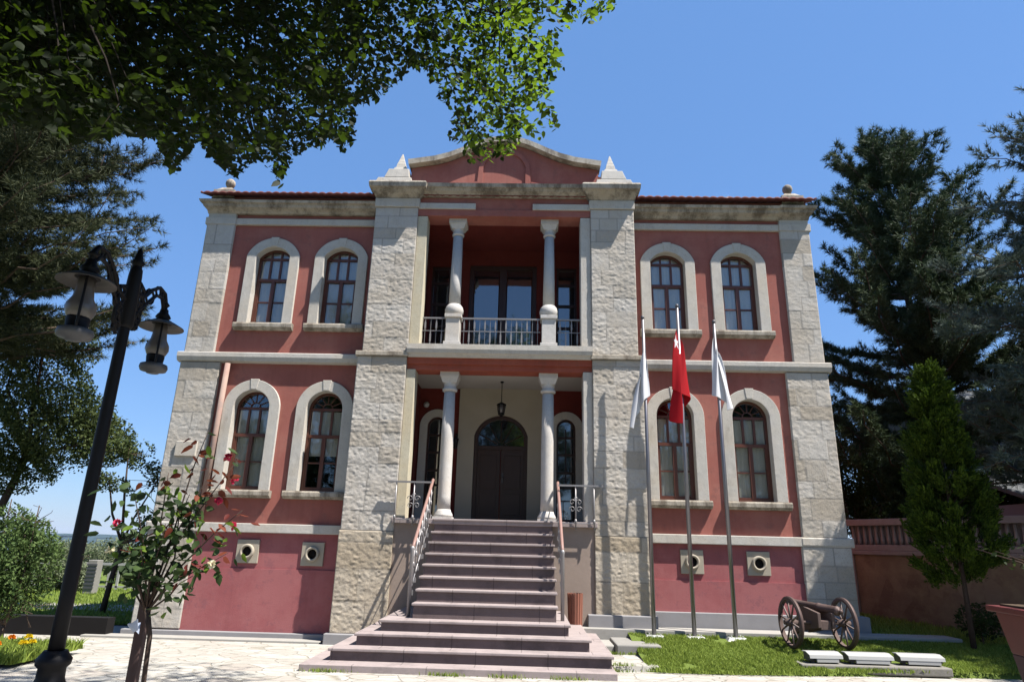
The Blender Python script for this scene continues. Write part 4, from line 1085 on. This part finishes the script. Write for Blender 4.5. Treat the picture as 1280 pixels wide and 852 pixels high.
def broadleaf(name, base, blobs, label, mat, n, L, W, trunk=None, seed=3, cat='tree', thr=.47, nscale=1.6, up=.3, fn=None):
    """crown = leaves gathered in clumps inside ellipsoid lobes, trunk and limbs reach the lobes"""
    t = empty(name, base, label, cat)
    P = []; tot = sum(b[3]*b[4]*b[5] for b in blobs)
    for (bx, by, bz, rx, ry, rz) in blobs:
        m_ = int(n*rx*ry*rz/tot*2.6); q = rand_dirs(m_)*(rng.random(m_)**.4)[:, None]
        P.append(q*np.array([rx, ry, rz])+np.array([bx, by, bz]))
    P = np.vstack(P)
    f = fbm(P[:, 0]*nscale+P[:, 2]*.7, P[:, 1]*nscale+P[:, 2]*nscale, seed, 3)
    P = P[f > thr][:n]
    V, F = quad_leaves(P, L, W, up); npmesh('crown', V, F, mat, t)
    tr = MB(); b0 = (0, 0, 0)
    tk = trunk or dict(r=.12, h=1.5)
    fork = np.array([tk.get('dx', 0), tk.get('dy', 0), tk['h']]); tr.tube([(0, 0, -.1), tuple(fork*.5), tuple(fork)], [tk['r'], tk['r']*.8, tk['r']*.65], 9)
    for (bx, by, bz, rx, ry, rz) in blobs:
        c = np.array([bx, by, bz]); tr.tube([tuple(fork), tuple((fork+c)/2+rng.normal(size=3)*.1), tuple(c), tuple(c+np.array([0, 0, rz*.6]))], [tk['r']*.5, tk['r']*.35, tk['r']*.2, .008], 6)
        for q in range(7):
            e = c+rand_dirs(1)[0]*np.array([rx, ry, rz])*.85; tr.tube([tuple(c+(e-c)*.1), tuple((c+e)/2+rng.normal(size=3)*.05), tuple(e)], [tk['r']*.16, tk['r']*.1, .004], 5)
    tr.build('trunk', 'bark', t); return t

# --- big dark pine right behind the mansion
def pineR(h): 
    return 4.6*np.interp(h, [0, .15, .3, .5, .7, .85, 1], [.7, .9, 1.0, .85, .66, .42, .12])
conifer('pine_tree', (12.5, 7.4, 0), 14.9, pineR, 'tall dark green pine behind the garden wall, right of the mansion', 'needle', nbr=150, z0=.12, droop=-.02, tipup=.42, tuft=(18, .19, .55, .019), seed=5, twig=.72, trunk_r=.24, dens=1.9, clump=1.0)
# --- silvery cedar nearer, at right edge
def cedarR(h): return 4.6*np.interp(h, [0, .3, .55, .8, 1], [.95, 1, .80, .45, .06])
conifer('cedar_tree', (12.9, -.9, .3), 12.2, cedarR, 'grey-green feathery cedar cut off by the right edge of the photo', 'needle_cedar', nbr=360, z0=.18, droop=.0, tipup=.10, tuft=(17, .15, .34, .015), seed=9, twig=.9, trunk_r=.26, dens=1.25, clump=1.1)
# --- bright thuja
def thuja():
    base = np.array([7.55, -.95, .27]); t = empty('thuja_tree', tuple(base), 'bright green cone-shaped thuja in front of the garden wall', 'tree')
    H0, H1 = 1.0, 4.45; nc = 330; n_ = 6800
    hc = rng.random(nc)**.95; ac = rng.uniform(0, 2*np.pi, nc)
    Rc = .62*np.interp(hc, [0, .12, .3, .6, .85, 1], [.75, .95, .88, .60, .27, .03])*rng.uniform(.45, 1.08, nc)
    Cc = np.stack([np.cos(ac)*Rc, np.sin(ac)*Rc, H0+(H1-H0)*hc-.05], -1)
    ci = rng.integers(0, nc, n_); dc = np.stack([np.cos(ac), np.sin(ac), np.full(nc, 1.2)], -1); dc /= np.linalg.norm(dc, axis=1)[:, None]
    P = Cc[ci] + dc[ci]*rng.uniform(-.10, .12, n_)[:, None] + rng.normal(size=(n_, 3))*.035
    D = dc[ci] + rng.normal(size=(n_, 3))*.30; D /= np.linalg.norm(D, axis=1)[:, None]
    # each spray: flat fan of small scale leaves
    k = 26; PP = np.repeat(P, k, 0); DD = np.repeat(D, k, 0); N = np.repeat(rand_dirs(n_), k, 0); S = np.cross(DD, N); S /= np.linalg.norm(S, axis=1)[:, None]+1e-9
    s_ = rng.random(n_*k); q = rng.uniform(-1, 1, n_*k)*(1-s_*.8)
    L = .15
    P2 = PP + DD*(s_*L)[:, None]; D2 = DD*.8 + S*(q*.9)[:, None]; D2 /= np.linalg.norm(D2, axis=1)[:, None]; P2 += S*(q*.045)[:, None]
    ln = np.full((n_*k, 1), .05); W2 = .012
    T = np.cross(D2, rand_dirs(n_*k)); T /= np.linalg.norm(T, axis=1)[:, None]+1e-9
    W2 = .018
    V = np.stack([P2, P2+D2*ln*.5+T*W2*.5, P2+D2*ln, P2+D2*ln*.5-T*W2*.5], 1).reshape(-1, 3); b = np.arange(n_*k)*4
    npmesh('crown', V, np.stack([b, b+1, b+2, b+3], -1), 'thuja', t)
    tr = MB(); tr.tube([(0, 0, -.05), (.02, 0, 1.0), (0, 0, 2.4), (0, 0, 4.3)], [.045, .035, .02, .005], 8)
    for i in range(40):
        hh = rng.uniform(1.1, 3.6); a_ = rng.uniform(0, 6.28); l_ = .42*(1-(hh-.9)/3.6); tr.tube([(0, 0, hh), (math.cos(a_)*l_, math.sin(a_)*l_, hh+l_*.9)], [.012, .004], 5)
    tr.build('trunk', 'darkstem', t)
thuja()
# small dark shrub at the thuja foot
broadleaf('shrub', (7.9, -.65, .28), [(0, 0, .35, .35, .3, .3), (.35, .1, .3, .3, .3, .25)], 'small dark shrub at the foot of the thuja', 'leaf_dark', 1300, .06, .035, dict(r=.02, h=.15), cat='shrub', thr=.4, nscale=4)
# dark broadleaf between mansion and pine
broadleaf('broadleaf_tree', (9.6, 6.6, 0), [(0, 0, 2.6, 1.3, 1.2, 1.1), (-.4, -.3, 3.9, 1.1, 1.1, 1.0), (.9, 0, 3.6, 1.4, 1.2, 1.3), (1.8, .4, 2.6, 1.4, 1.2, 1.2), (.4, 0, 4.7, .8, .8, .7)], 'dark bushy tree between the mansion corner and the garden wall', 'leaf_dark', 26000, .085, .05, dict(r=.14, h=1.6), seed=12, thr=.45, nscale=2.2)
broadleaf('broadleaf_tree', (13.5, 5.2, 0), [(0, 0, 2.8, 2.0, 1.5, 1.5), (-1.2, 0, 2.4, 1.3, 1.2, 1.0), (1.5, 0, 3.6, 1.6, 1.2, 1.2)], 'low dark tree behind the garden wall, under the tall pine', 'leaf_dark', 22000, .09, .05, dict(r=.14, h=1.2), seed=14, thr=.45, nscale=2)

# --- left trees
def pineL(h): return 4.3*np.interp(h, [0, .2, .45, .7, .9, 1], [.5, .9, 1, .85, .5, .15])
conifer('pine_tree', (-12.0, .2, 0), 13.6, pineL, 'brownish-green pine at upper left, partly hidden by the overhanging tree', 'needle_left', nbr=240, z0=.38, droop=-.15, tipup=.3, tuft=(18, .16, .5, .014), seed=23, twig=.8, trunk_r=.26, dens=1.3)
broadleaf('broadleaf_tree', (-12.6, 3.6, -.1), [(0, 0, 5.2, 2.0, 1.6, 1.5), (1.6, -.2, 4.4, 1.5, 1.4, 1.0), (-.8, 0, 3.9, 1.9, 1.4, 1.1), (2.7, -.2, 3.9, .9, .9, .7), (.7, 0, 6.3, 1.3, 1.2, .9), (.1, .1, 3.3, 1.7, 1.2, .8), (1.3, -.1, 3.5, 1.1, 1.0, .6)], 'large small-leaved tree behind the street lamp at left', 'leaf_left', 58000, .085, .05, dict(r=.12, h=3.4, dx=.9), seed=31, thr=.46, nscale=1.8)
broadleaf('young_tree', (-8.75, 3.1, -.05), [(.75, -.1, 2.85, .75, .6, .5), (1.0, 0, 2.2, .55, .5, .55), (-.1, 0, 3.5, .6, .5, .4), (-.5, .1, 2.9, .5, .5, .3), (.95, .1, 1.5, .6, .5, .7)], 'slender young tree with a dark leaning trunk at the left corner of the mansion', 'leaf_left', 9500, .08, .05, dict(r=.07, h=1.5, dx=.15), seed=37, thr=.46, nscale=2.6)
broadleaf('shrub', (-7.25, -1.75, -.02), [(0, 0, 1.15, .60, .55, .75), (-.5, .2, 1.3, .6, .5, .8), (.22, 0, .65, .42, .4, .5), (.12, 0, 1.8, .32, .32, .42), (-.35, 0, 1.9, .35, .3, .4), (-.6, 0, .5, .6, .5, .5)], 'tall green shrub at the left edge, left of the lamp post', 'leaf_shrub', 13000, .075, .032, dict(r=.04, h=.3), seed=41, cat='shrub', thr=.42, nscale=3.5)
for i, (bx, by, sc, lb) in enumerate(((-16.9, 13.6, .85, 'grey-green bush beyond the lawn, left of the leaning trunk'), (-14.6, 12.9, .92, 'grey-green bush beyond the lawn, just right of the leaning trunk'), (-19.5, 16, .7, 'grey-green bush beyond the lawn, behind the tall shrub'), (-13.7, 8.9, .55, 'low rounded bush left of the louvred post on the back lawn'))):
    broadleaf('bush', (bx, by, -.1), [(0, 0, .9*sc, 1.5*sc, 1.1*sc, .9*sc), (1.0*sc, 0, .8*sc, 1.0*sc, .9*sc, .75*sc), (-.9*sc, 0, 1.1*sc, .9*sc, .9*sc, .8*sc)], lb, 'leaf_grey', 7000, .10, .045, dict(r=.06, h=.3), seed=50+i, cat='bush', thr=.40, nscale=1.8)

# --- trees behind the camera, mirrored in the balcony glass
for i, (bx, by, lb) in enumerate(((-10, -20.5, 'round leafy tree south of the square, left of the viewer, mirrored in the balcony door'), (.5, -23, 'tall leafy tree south of the square, straight behind the viewer'), (10.5, -20, 'leafy tree south of the square, right of the viewer'))):
    broadleaf('broadleaf_tree', (bx, by, 0), [(0, 0, 6.5, 3.2, 2.8, 3.2), (-2.6, .5, 5.2, 2.6, 2.4, 2.4), (2.6, -.4, 5.6, 2.7, 2.4, 2.6), (.4, 0, 9.4, 2.4, 2.2, 2.2)], lb, 'leaf_dark', 15000, .24, .17, dict(r=.25, h=3.0), seed=70+i, thr=.40, nscale=.9)
# --- left garden ground
MB().box(-16, -6.6, .1, 1.15, -.3, -.028).build('path', 'pave_kerb')['kind'] = 'structure' if False else 'structure'
grid_sheet('lawn', np.linspace(-30, -6.6, 30), np.linspace(1.3, 24, 24), lambda x, y: -.03+0*x, 'lawn')
n = 26000; x = rng.uniform(-20, -6.7, n); y = 1.3+rng.random(n)**1.6*9
grass_blades('grass', np.stack([x, y, -.03+0*x], -1), .04, .10, 'grass of the back garden left of the mansion', width=.01)
MB().box(-22, -6.7, 3.6, 5.0, -.1, -.018).build('path', 'pave_kerb')['kind'] = 'structure'
# low wall at the left corner, its shade painted in as near-black, with blue end stone
lw = empty('low_wall', (-7.3, -.3, -.1), 'low wall coloured shade-black, running left from the mansion corner', 'wall')
MB().frustum(-5.2, .75, 0, .22, 0, -5.2, .75, 0, .22, .36).build('wall_face', 'iron' if False else 'dark', lw)
# flower bed with marigolds
grid_sheet('flower_bed', np.linspace(-9.5, -5.6, 16), np.linspace(-3.7, -2.5, 8), lambda x, y: .11+0*x, 'soil')
n = 16000; x = rng.uniform(-9.5, -5.55, n); y = rng.uniform(-3.75, -2.4, n)
grass_blades('ground_cover', np.stack([x, y, .10+0*x], -1), .05, .16, 'green foliage of the marigold bed at the left edge', width=.012)
mg = None
spots = [(-6.12, -3.3), (-5.85, -3.05), (-6.35, -3.45), (-6.55, -3.2), (-6.05, -2.85), (-6.8, -3.4), (-6.35, -2.75), (-5.75, -3.35), (-6.7, -2.85), (-7.0, -3.1), (-7.2, -3.4), (-7.05, -2.75)]
lbs = ['closest to the lamp post', 'behind the closest one', 'in the front row', 'mid bed', 'at the back near the paving', 'at the front left', 'at the back, mid row', 'at the bed corner by the paving', 'at the back left', 'far left, mid bed', 'far left, front', 'far left, back']
protos = {}
for i, (fx, fy) in enumerate(spots):
    colr = 'orange' if i % 3 != 1 else 'yellow'
    if colr not in protos:
        e = empty('marigold', (fx, fy, .11), '', 'flower', 'marigolds in the bed at the left edge')
        MB().tube([(0, 0, 0), (.01, 0, .14)], .006, 5).build('stem', 'leaf_shrub', e)
        m_ = 60; a = rng.uniform(0, 6.28, m_); el = rng.uniform(0, 1.3, m_); D = np.stack([np.cos(a)*np.cos(el), np.sin(a)*np.cos(el), np.sin(el)], -1)
        V, F = leaf_mesh(np.tile([0, 0, .14], (m_, 1))+D*.012, D, rand_dirs(m_, 1), np.full(m_, .045), np.full(m_, .03)); npmesh('blossom', V, F, 'petal_'+colr, e)
        protos[colr] = e
    else: e = copy_tree(protos[colr], None, (fx, fy, .11+.03*(i % 3)))
    e['label'] = f'{colr} marigold {lbs[i]}'
# stone gate post and low white fence far left
gp = empty('gate_post', (-12.2, 8.0, -.03), 'grey louvred post beyond the lawn behind the lamp post', 'post')
MB().box(-.2, .2, -.2, .2, 0, 1.25).build('post', 'concrete', gp, bevel=.02)
m = MB()
for i in range(7): m.box(-.21, .21, -.23, -.19, .2+i*.14, .27+i*.14)
m.build('louvre', 'grey_metal', gp)
gp.scale = (.7, .7, .75)
fe = empty('garden_fence', (-14.5, 9.2, -.03), 'low white railing at the far side of the back lawn', 'fence')
m = MB()
m.box(-7, 7.5, -.03, .03, .75, .82); m.box(-7, 7.5, -.02, .02, .1, .15); m.build('rail', 'white_metal', fe)
m = MB()
for i in range(49): m.box(-7+i*.3, -6.93+i*.3, -.02, .02, .05, .8)
m.build('picket', 'white_metal', fe)
# grey box light at bottom-left
gb = empty('ground_light', (-3.62, -5.72, .05), 'small grey-white box light at the bottom left corner', 'light')
MB().prof_x([(-.13, .12), (-.10, .2), (.12, .23), (.12, .06), (-.08, .06)], -.25, .22).build('housing', 'white_metal', gb, bevel=.005)
MB().box(-.05, .05, -.05, .05, -.0, .08).build('foot', 'grey_metal', gb)

# ================================================================== STREET LAMP
LP = Vector((-2.36, -7.80, .05))
sl_ = empty('street_lamp', tuple(LP), 'black cast-iron street lamp with two lanterns on curved arms', 'street lamp')
pp = MB(); pp.lathe([(.047, .85), (.045, 1.2), (.038, 3.0), (.038, 3.04)], (0, 0, 0), 12, smooth=True); pp.build('post', 'iron', sl_)
b = MB(); b.lathe([(.18, .0), (.18, .08), (.15, .10), (.12, .15), (.10, .4), (.098, .58), (.115, .60), (.12, .64), (.095, .66), (.08, .70), (.078, .76), (.098, .78), (.102, .81), (.085, .83), (.066, .86)], (0, 0, 0), 16); b.build('base', 'iron', sl_)
hd = MB(); hd.lathe([(.043, 2.63), (.054, 2.65), (.046, 3.04), (.044, 3.06), (.042, 3.09), (.034, 3.10), (.034, 3.12), (.052, 3.14), (.032, 3.17), (.018, 3.24), (.0, 3.27)], (0, 0, 0), 10)
AD = Vector((.16, -.987, 0)).normalized()
ZD = Vector((0, 0, .36))
hd.v = [(p[0], p[1], p[2]+.36) for p in hd.v]; hh = hd.build('post_head', 'iron', sl_)
for s in (1, -1):
    d_ = AD*s; am = MB()
    up_ = [(.07, 2.93), (.16, 2.95), (.26, 3.06), (.36, 3.13), (.45, 3.12), (.495, 3.05), (.5, 2.98)]
    lo_ = [(.07, 2.72), (.12, 2.83), (.22, 2.93), (.33, 3.05), (.42, 3.065), (.455, 3.02), (.47, 2.98)]
    Pu = [tuple(d_*r_+Vector((0, 0, z))) for r_, z in up_]; Pl = [tuple(d_*r_+Vector((0, 0, z))) for r_, z in lo_]
    am.tube(Pu, .014, 8); am.tube(Pl, .012, 8)
    for k_ in range(1, 6):
        c_ = (Vector(Pu[k_])+Vector(Pl[k_]))/2; rr = (Vector(Pu[k_])-Vector(Pl[k_])).length/2*.85
        am.tube([tuple(c_+d_*rr*math.cos(t)+Vector((0, 0, rr*math.sin(t)))) for t in np.linspace(0, 2*math.pi, 13)], .007, 6)
    # pierced plate against the head
    for k_, zz in enumerate((2.70, 2.77, 2.84, 2.91, 2.98)):
        c_ = d_*.115+Vector((0, 0, zz)); am.tube([tuple(c_+d_*.028*math.cos(t)+Vector((0, 0, .028*math.sin(t)))) for t in np.linspace(0, 2*math.pi, 11)], .010, 6)
    am.tube([tuple(d_*.09+Vector((0, 0, 2.66))), tuple(d_*.15+Vector((0, 0, 2.74))), tuple(d_*.15+Vector((0, 0, 3.0))), tuple(d_*.08+Vector((0, 0, 3.03)))], .012, 6)
    KR = 1.265; ZL = .25 if s > 0 else .355; am.v = [(p[0]*KR, p[1]*KR, p[2]+ZL) for p in am.v]; am.build('arm', 'iron', sl_)
    c_ = d_*.49*KR + Vector((0, 0, ZL))
    ln = MB(); ln.lathe([(.0, 3.0), (.03, 3.0), (.035, 2.97), (.05, 2.95), (.06, 2.93), (.04, 2.915), (.075, 2.90), (.075, 2.875), (.0, 2.87)], tuple(c_), 14)
    for k_ in range(4):
        a = k_*math.pi/2+.6; u_ = Vector((math.cos(a), math.sin(a), 0))
        ln.tube([tuple(c_+u_*.05+Vector((0, 0, 2.90))), tuple(c_+u_*.095+Vector((0, 0, 2.84))), tuple(c_+u_*.10+Vector((0, 0, 2.56))), tuple(c_+u_*.085+Vector((0, 0, 2.50)))], .008, 6) if k_ % 2 else None
    ln.lathe([(.02, 3.02), (.035, 3.04), (.02, 3.06), (0, 3.065)], tuple(c_), 10)
    lo = ln.build('lantern', 'iron', sl_)
    MB().lathe([(.06, 2.895), (.10, 2.885), (.17, 2.845), (.172, 2.838), (.10, 2.872), (.05, 2.878)], tuple(c_), 28, cap=False).build('lamp_shade', 'shade_under', lo)
    MB().lathe([(.05, 2.875), (.052, 2.80), (.06, 2.74), (.085, 2.69), (.088, 2.65), (.07, 2.61), (.06, 2.60)], tuple(c_), 22).build('lamp_glass', 'glass_lamp', lo)
    MB().lathe([(.065, 2.61), (.068, 2.59), (.062, 2.54), (.075, 2.53)], tuple(c_), 18).build('burner', 'iron', lo)
    MB().lathe([(.075, 2.535), (.10, 2.525), (.105, 2.50), (.095, 2.475), (.05, 2.465), (.045, 2.455), (.0, 2.455)], tuple(c_), 22).build('fuel_tank', 'grey_metal', lo)

# ================================================================== ROSE, STAKE, TAG
tag(MB().box(-.940, -.903, -9.50, -9.465, -.05, 1.385).build('wooden_stake', 'stake', bevel=.004), 'dark square wooden stake supporting the rose', 'stake')
ROSE = (-.90, -9.66, .05)
rs = empty('rose_bush', ROSE, 'standard rose with dark leaves, reddish shoots and pink buds in front of the left wing', 'rose bush')
st = MB(); st.tube([(.06, .06, 0), (.085, .07, .5), (.09, .06, .95), (.085, .05, 1.2), (.06, .04, 1.30)], [.010, .009, .009, .009, .011], 8)
br = []
def cane(pts, r=.0042): st.tube(pts, list(np.linspace(r, .0013, len(pts))), 6); br.append(pts)
C0 = (.06, .04, 1.28)
tips = [((.17, .03, 1.97), .012), ((.10, .1, 1.72), 0), ((-.20, .0, 1.58), 0), ((-.10, -.05, 1.70), 0), ((.02, .06, 1.80), 0), ((.36, .02, 1.66), 0), ((.30, .08, 1.50), 0), ((-.16, .1, 1.46), 0), ((.12, -.08, 1.60), 0), ((.22, .0, 1.80), 0), ((.05, -.1, 1.52), 0), ((.33, -.02, 1.85), 0), ((.24, -.05, 1.42), 0), ((-.05, .12, 1.60), 0)]
for (tx, ty, tz), _ in tips:
    tx = tx*.55+.04 if tx < 0 else tx+.02
    m1 = (C0[0]+(tx-C0[0])*.35+rng.normal()*.02, C0[1]+(ty-C0[1])*.35, C0[2]+(tz-C0[2])*.45); m2 = (C0[0]+(tx-C0[0])*.7, C0[1]+(ty-C0[1])*.7, C0[2]+(tz-C0[2])*.78); cane([C0, m1, m2, (tx, ty, tz)])
st.build('cane', 'darkstem', rs)
def leafset(name, pts, mat, L, W):
    P = np.array(pts); n_ = len(P); D = rand_dirs(n_); D[:, 2] = D[:, 2]*.6-.15; D /= np.linalg.norm(D, axis=1)[:, None]
    V, F = leaf_mesh(P, D, rand_dirs(n_, 1.2), L*rng.uniform(.7, 1.2, n_), W*rng.uniform(.7, 1.2, n_)); return npmesh(name, V, F, mat, rs)
g, rd, lm = [], [], []
for pts in br:
    pts = np.array(pts); L_ = int(36)
    for q in range(L_):
        s_ = .28+.72*rng.random(); f = s_*(len(pts)-1); i0 = min(len(pts)-2, int(f)); p = pts[i0]+(pts[i0+1]-pts[i0])*(f-i0)+rng.normal(size=3)*.030
        redzone = (p[2] > 1.72) or (p[0] > .20 and p[2] > 1.48) or rng.random() < .22
        if redzone and s_ > .6 and rng.random() > .12:
            if rng.random() < .62: rd.append(p)
            elif rng.random() < .5: lm.append(p)
        elif rng.random() < .12: lm.append(p)
        else: g.append(p)
for q in range(30):
    g.append(np.array([-.04, .03, 1.58])+rng.normal(size=3)*np.array([.10, .08, .09]))
leafset('leaves', g, 'leaf_rose', .046, .030); leafset('leaves', rd, 'leaf_rose_red', .046, .024); leafset('leaves', lm, 'leaf_rose_lime', .044, .028)
def bloom(c, mat, r=.0095, n_=26):
    D = rand_dirs(n_, .6); P = np.tile(c, (n_, 1))+D*.004; V, F = leaf_mesh(P, D, rand_dirs(n_), np.full(n_, r*1.5), np.full(n_, r*1.6)); npmesh('rose_bloom', V, F, mat, rs)
for c in ((.30, .0, 1.86), (.33, .02, 1.77), (.29, .0, 1.69), (-.08, -.02, 1.60), (.36, .0, 1.60)): bloom(np.array(c), 'petal_red')
for c in ((-.10, .0, 1.50), (.30, .0, 1.46)): bloom(np.array(c), 'petal_white')
# ribbon/tag tied where stem meets stake
rb = MB(); rb.tube([(-.08, .17, 1.20), (-.02, .05, 1.235), (.02, .01, 1.25)], .004, 5)
rb.add([(.02, .0, 1.24), (.075, -.01, 1.28), (.08, .0, 1.215), (.05, .01, 1.20)], [(0, 1, 2), (0, 2, 3)]); rb.add([(.02, .01, 1.245), (.07, .02, 1.255), (.078, .01, 1.19)], [(0, 1, 2)])
rb.v = [(.03+(p[0]-.03)*.7, p[1], 1.24+(p[2]-1.24)*.6) for p in rb.v]
o = rb.build('plant_tie', 'ribbon', None, loc=ROSE); tag(o, 'blue and white plastic tie fastening the rose to its stake', 'plant tie')
md = o.modifiers.new('thickness', 'SOLIDIFY'); md.thickness = .0015

# ================================================================== PLANTER (right foreground)
PL = (6.02, -5.15, .05)
pl = empty('planter', PL, 'large dark red planter cut off by the right edge of the photo', 'planter', rz=R(-8))
MB().frustum(-.36, .36, -.36, .36, 0, -.44, .44, -.44, .44, .62).build('pedestal', 'planter_base', pl, bevel=.015)
m = MB(); m.frustum(-.44, .44, -.44, .44, .62, -.50, .50, -.50, .50, 1.02); m.box(-.56, .56, -.56, .56, 1.02, 1.08); m.build('tub', 'terracotta', pl, bevel=.012)
MB().box(-.46, .46, -.46, .46, 1.05, 1.10).build('soil', 'soil', pl)
dp = empty('dry_shrub', (PL[0], PL[1], 1.14), 'sparse dark-stemmed shrub growing in the red planter', 'shrub')
m = MB(); lp_ = []
for i in range(16):
    a = rng.uniform(0, 6.28); l_ = rng.uniform(.35, .8); e = np.array([math.cos(a)*l_*.6, math.sin(a)*l_*.6, l_])
    if i < 3: e = np.array([-.55-.1*i, -.1+.15*i, .52+.02*i])
    m.tube([(0, 0, 0), tuple(e*.5+np.array([0, 0, .15])), tuple(e)], [.014, .009, .003], 6)
    for q in range(10): lp_.append(e*rng.uniform(.5, 1.0)+np.array([0, 0, .06])+rng.normal(size=3)*.03)
m.build('stem', 'darkstem', dp)
P = np.array(lp_); V, F = quad_leaves(P, .07, .035); npmesh('leaves', V, F, 'leaf_dark', dp)

# ================================================================== OVERHANGING TREE
def overtree():
    poly = np.array([(-400, -600), (800, -600), (775, -20), (768, 6), (745, 24), (715, 20), (700, 42), (706, 80), (690, 95), (698, 150), (676, 168), (655, 160), (640, 188), (622, 196), (598, 196), (585, 205), (572, 200), (578, 168), (560, 170), (566, 135), (545, 110), (532, 80), (512, 76), (500, 92), (470, 118), (448, 128), (440, 180), (428, 186), (415, 165), (400, 178), (384, 176), (364, 196), (348, 228), (338, 205), (322, 190), (296, 214), (284, 210), (262, 188), (246, 168), (228, 190), (220, 212), (208, 200), (196, 165), (150, 160), (90, 170), (40, 150), (-400, 160)], float)
    def inside(x, y):
        c = np.zeros(len(x), bool); j = len(poly)-1
        for i in range(len(poly)):
            xi, yi = poly[i]; xj, yj = poly[j]
            c ^= ((yi > y) != (yj > y)) & (x < (xj-xi)*(y-yi)/(yj-yi+1e-9)+xi); j = i
        return c
    base = np.array([-4.2, -12.4, .0]); t = empty('overhanging_tree', tuple(base), 'dark leafy tree overhanging the picture from the upper left', 'tree')
    # random twig positions in the crown volume
    n_ = 70000
    uu = rng.uniform(-420, 800, n_); vv = rng.uniform(-420, 220, n_); dd = rng.uniform(3.3, 7.4, n_)
    dr = FW[None, :] + RT[None, :]*((uu-640)/FPX)[:, None] + UP[None, :]*((426-vv)/FPX)[:, None]
    P = CAM + dr*(dd/np.hypot(dr[:, 0], dr[:, 1]))[:, None]
    wob = fbm(P[:, 0]*2.6+9, P[:, 2]*2.6+P[:, 1]*1.7, 55, 3)-.47
    vis = inside(uu+wob*70, vv+wob*110)
    dn = fbm(P[:, 0]*1.5+P[:, 2], P[:, 1]*1.5+P[:, 2]*1.1, 77, 3)
    xr = np.clip((uu-330)/350, 0, 1)
    keep = vis & (P[:, 2] < 8.8) & (P[:, 0] > -6.5) & (dn > .27+.13*xr)
    P = P[keep]; P = P[:11000]
    m2 = 20000; Q = np.stack([rng.uniform(-6, .5, m2), rng.uniform(-10.3, -6.4, m2), rng.uniform(6.0, 9.0, m2)], -1)  # unseen upper canopy, added to keep sun and skylight off the leaves below
    qu, qv, qw = proj(Q); Q = Q[(qw > .5) & (qv < -30) & (qv > -1500)]
    P = np.vstack([P, Q[:9000]])
    ex = P[:11000]; ex = ex[ex[:, 0] < -1.2]; P = np.vstack([P, ex[:4500]+rng.normal(size=(len(ex[:4500]), 3))*.12])
    D = rand_dirs(len(P), -.4); TL = rng.uniform(.14, .34, len(P))
    LP_, LD, tw = [], [], MB()
    for p, d_, tl in zip(P, D, TL):
        q = p+d_*tl
        k = int(tl/.028)
        for j in range(k):
            s_ = (j+1)/k; pp_ = p+d_*tl*s_; sd_ = np.cross(d_, [0, 0, 1.]); sd_ /= np.linalg.norm(sd_)+1e-9
            LP_.append(pp_); LD.append(d_*.5+sd_*(1 if j % 2 else -1)*.9+np.array([0, 0, -.25])+rng.normal(size=3)*.25)
    LP_ = np.array(LP_); LD = np.array(LD); LD /= np.linalg.norm(LD, axis=1)[:, None]
    u_, v_, w_ = proj(LP_+LD*.03); k = inside(u_, v_-8) | (u_ < -40) | (v_ < -40); LP_, LD = LP_[k], LD[k]
    m_ = len(LP_); V, F = leaf_mesh(LP_, LD, rand_dirs(m_, 1.5), .060*rng.uniform(.5, 1.25, m_), .043*rng.uniform(.6, 1.2, m_), .15)
    lit_k = np.clip((u_[k]-500)/260, 0, .55) > rng.random(m_)  # leaves towards the right take the painted sunlit colour
    for nm, sel, mt in (('crown', ~lit_k, 'leaf_over'), ('sunlit_leaves', lit_k, 'leaf_sunlit')):
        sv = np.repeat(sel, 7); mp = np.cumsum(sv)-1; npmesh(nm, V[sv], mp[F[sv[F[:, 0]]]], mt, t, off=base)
    tr = MB(); b_ = Vector(base)
    tr.tube([(0, 0, -.1), (.1, .1, 1.5), (.3, .4, 3.2)], [.24, .2, .16], 12)
    F0 = np.array([-3.9, -12.0, 3.2])
    # limbs to cluster centres, then branchlets to the twigs
    cs = P[rng.choice(11000, 24, replace=False)]
    for c in cs:
        mid = (F0+c)/2+np.array([0, 0, .5]); 
        pu, pv, pw = proj(np.array([F0*(1-t_)+mid*t_ for t_ in np.linspace(0, 1, 12)]+[mid*(1-t_)+c*t_ for t_ in np.linspace(0, 1, 20)]))
        if not np.all((inside(pu, pv+22) & inside(pu, pv)) | (pw < .3) | (pv < 0) | (pu < 0)): continue
        tr.tube([tuple(F0-base), tuple(mid-base), tuple(c-base)], [.05, .018, .004], 7)
    idx = rng.choice(len(P), 1200, replace=False)
    for i in idx:
        p = P[i]; c = cs[np.argmin(np.linalg.norm(cs-p, axis=1))]
        if np.linalg.norm(c-p) > 1.3: c = p + (c-p)/np.linalg.norm(c-p)*.5
        c2 = (c+p)/2+np.array([0, 0, .03])
        pu, pv, pw = proj(np.array([c, c2, p, p+D[i]*TL[i]]))
        if not np.all(inside(pu, pv)): continue
        tr.tube([tuple(c-base), tuple(c2-base), tuple(p-base), tuple(p+D[i]*TL[i]-base)], [.007, .005, .003, .0015], 4, caps=False)
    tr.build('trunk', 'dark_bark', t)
overtree()
print('objects', len(bpy.data.objects))
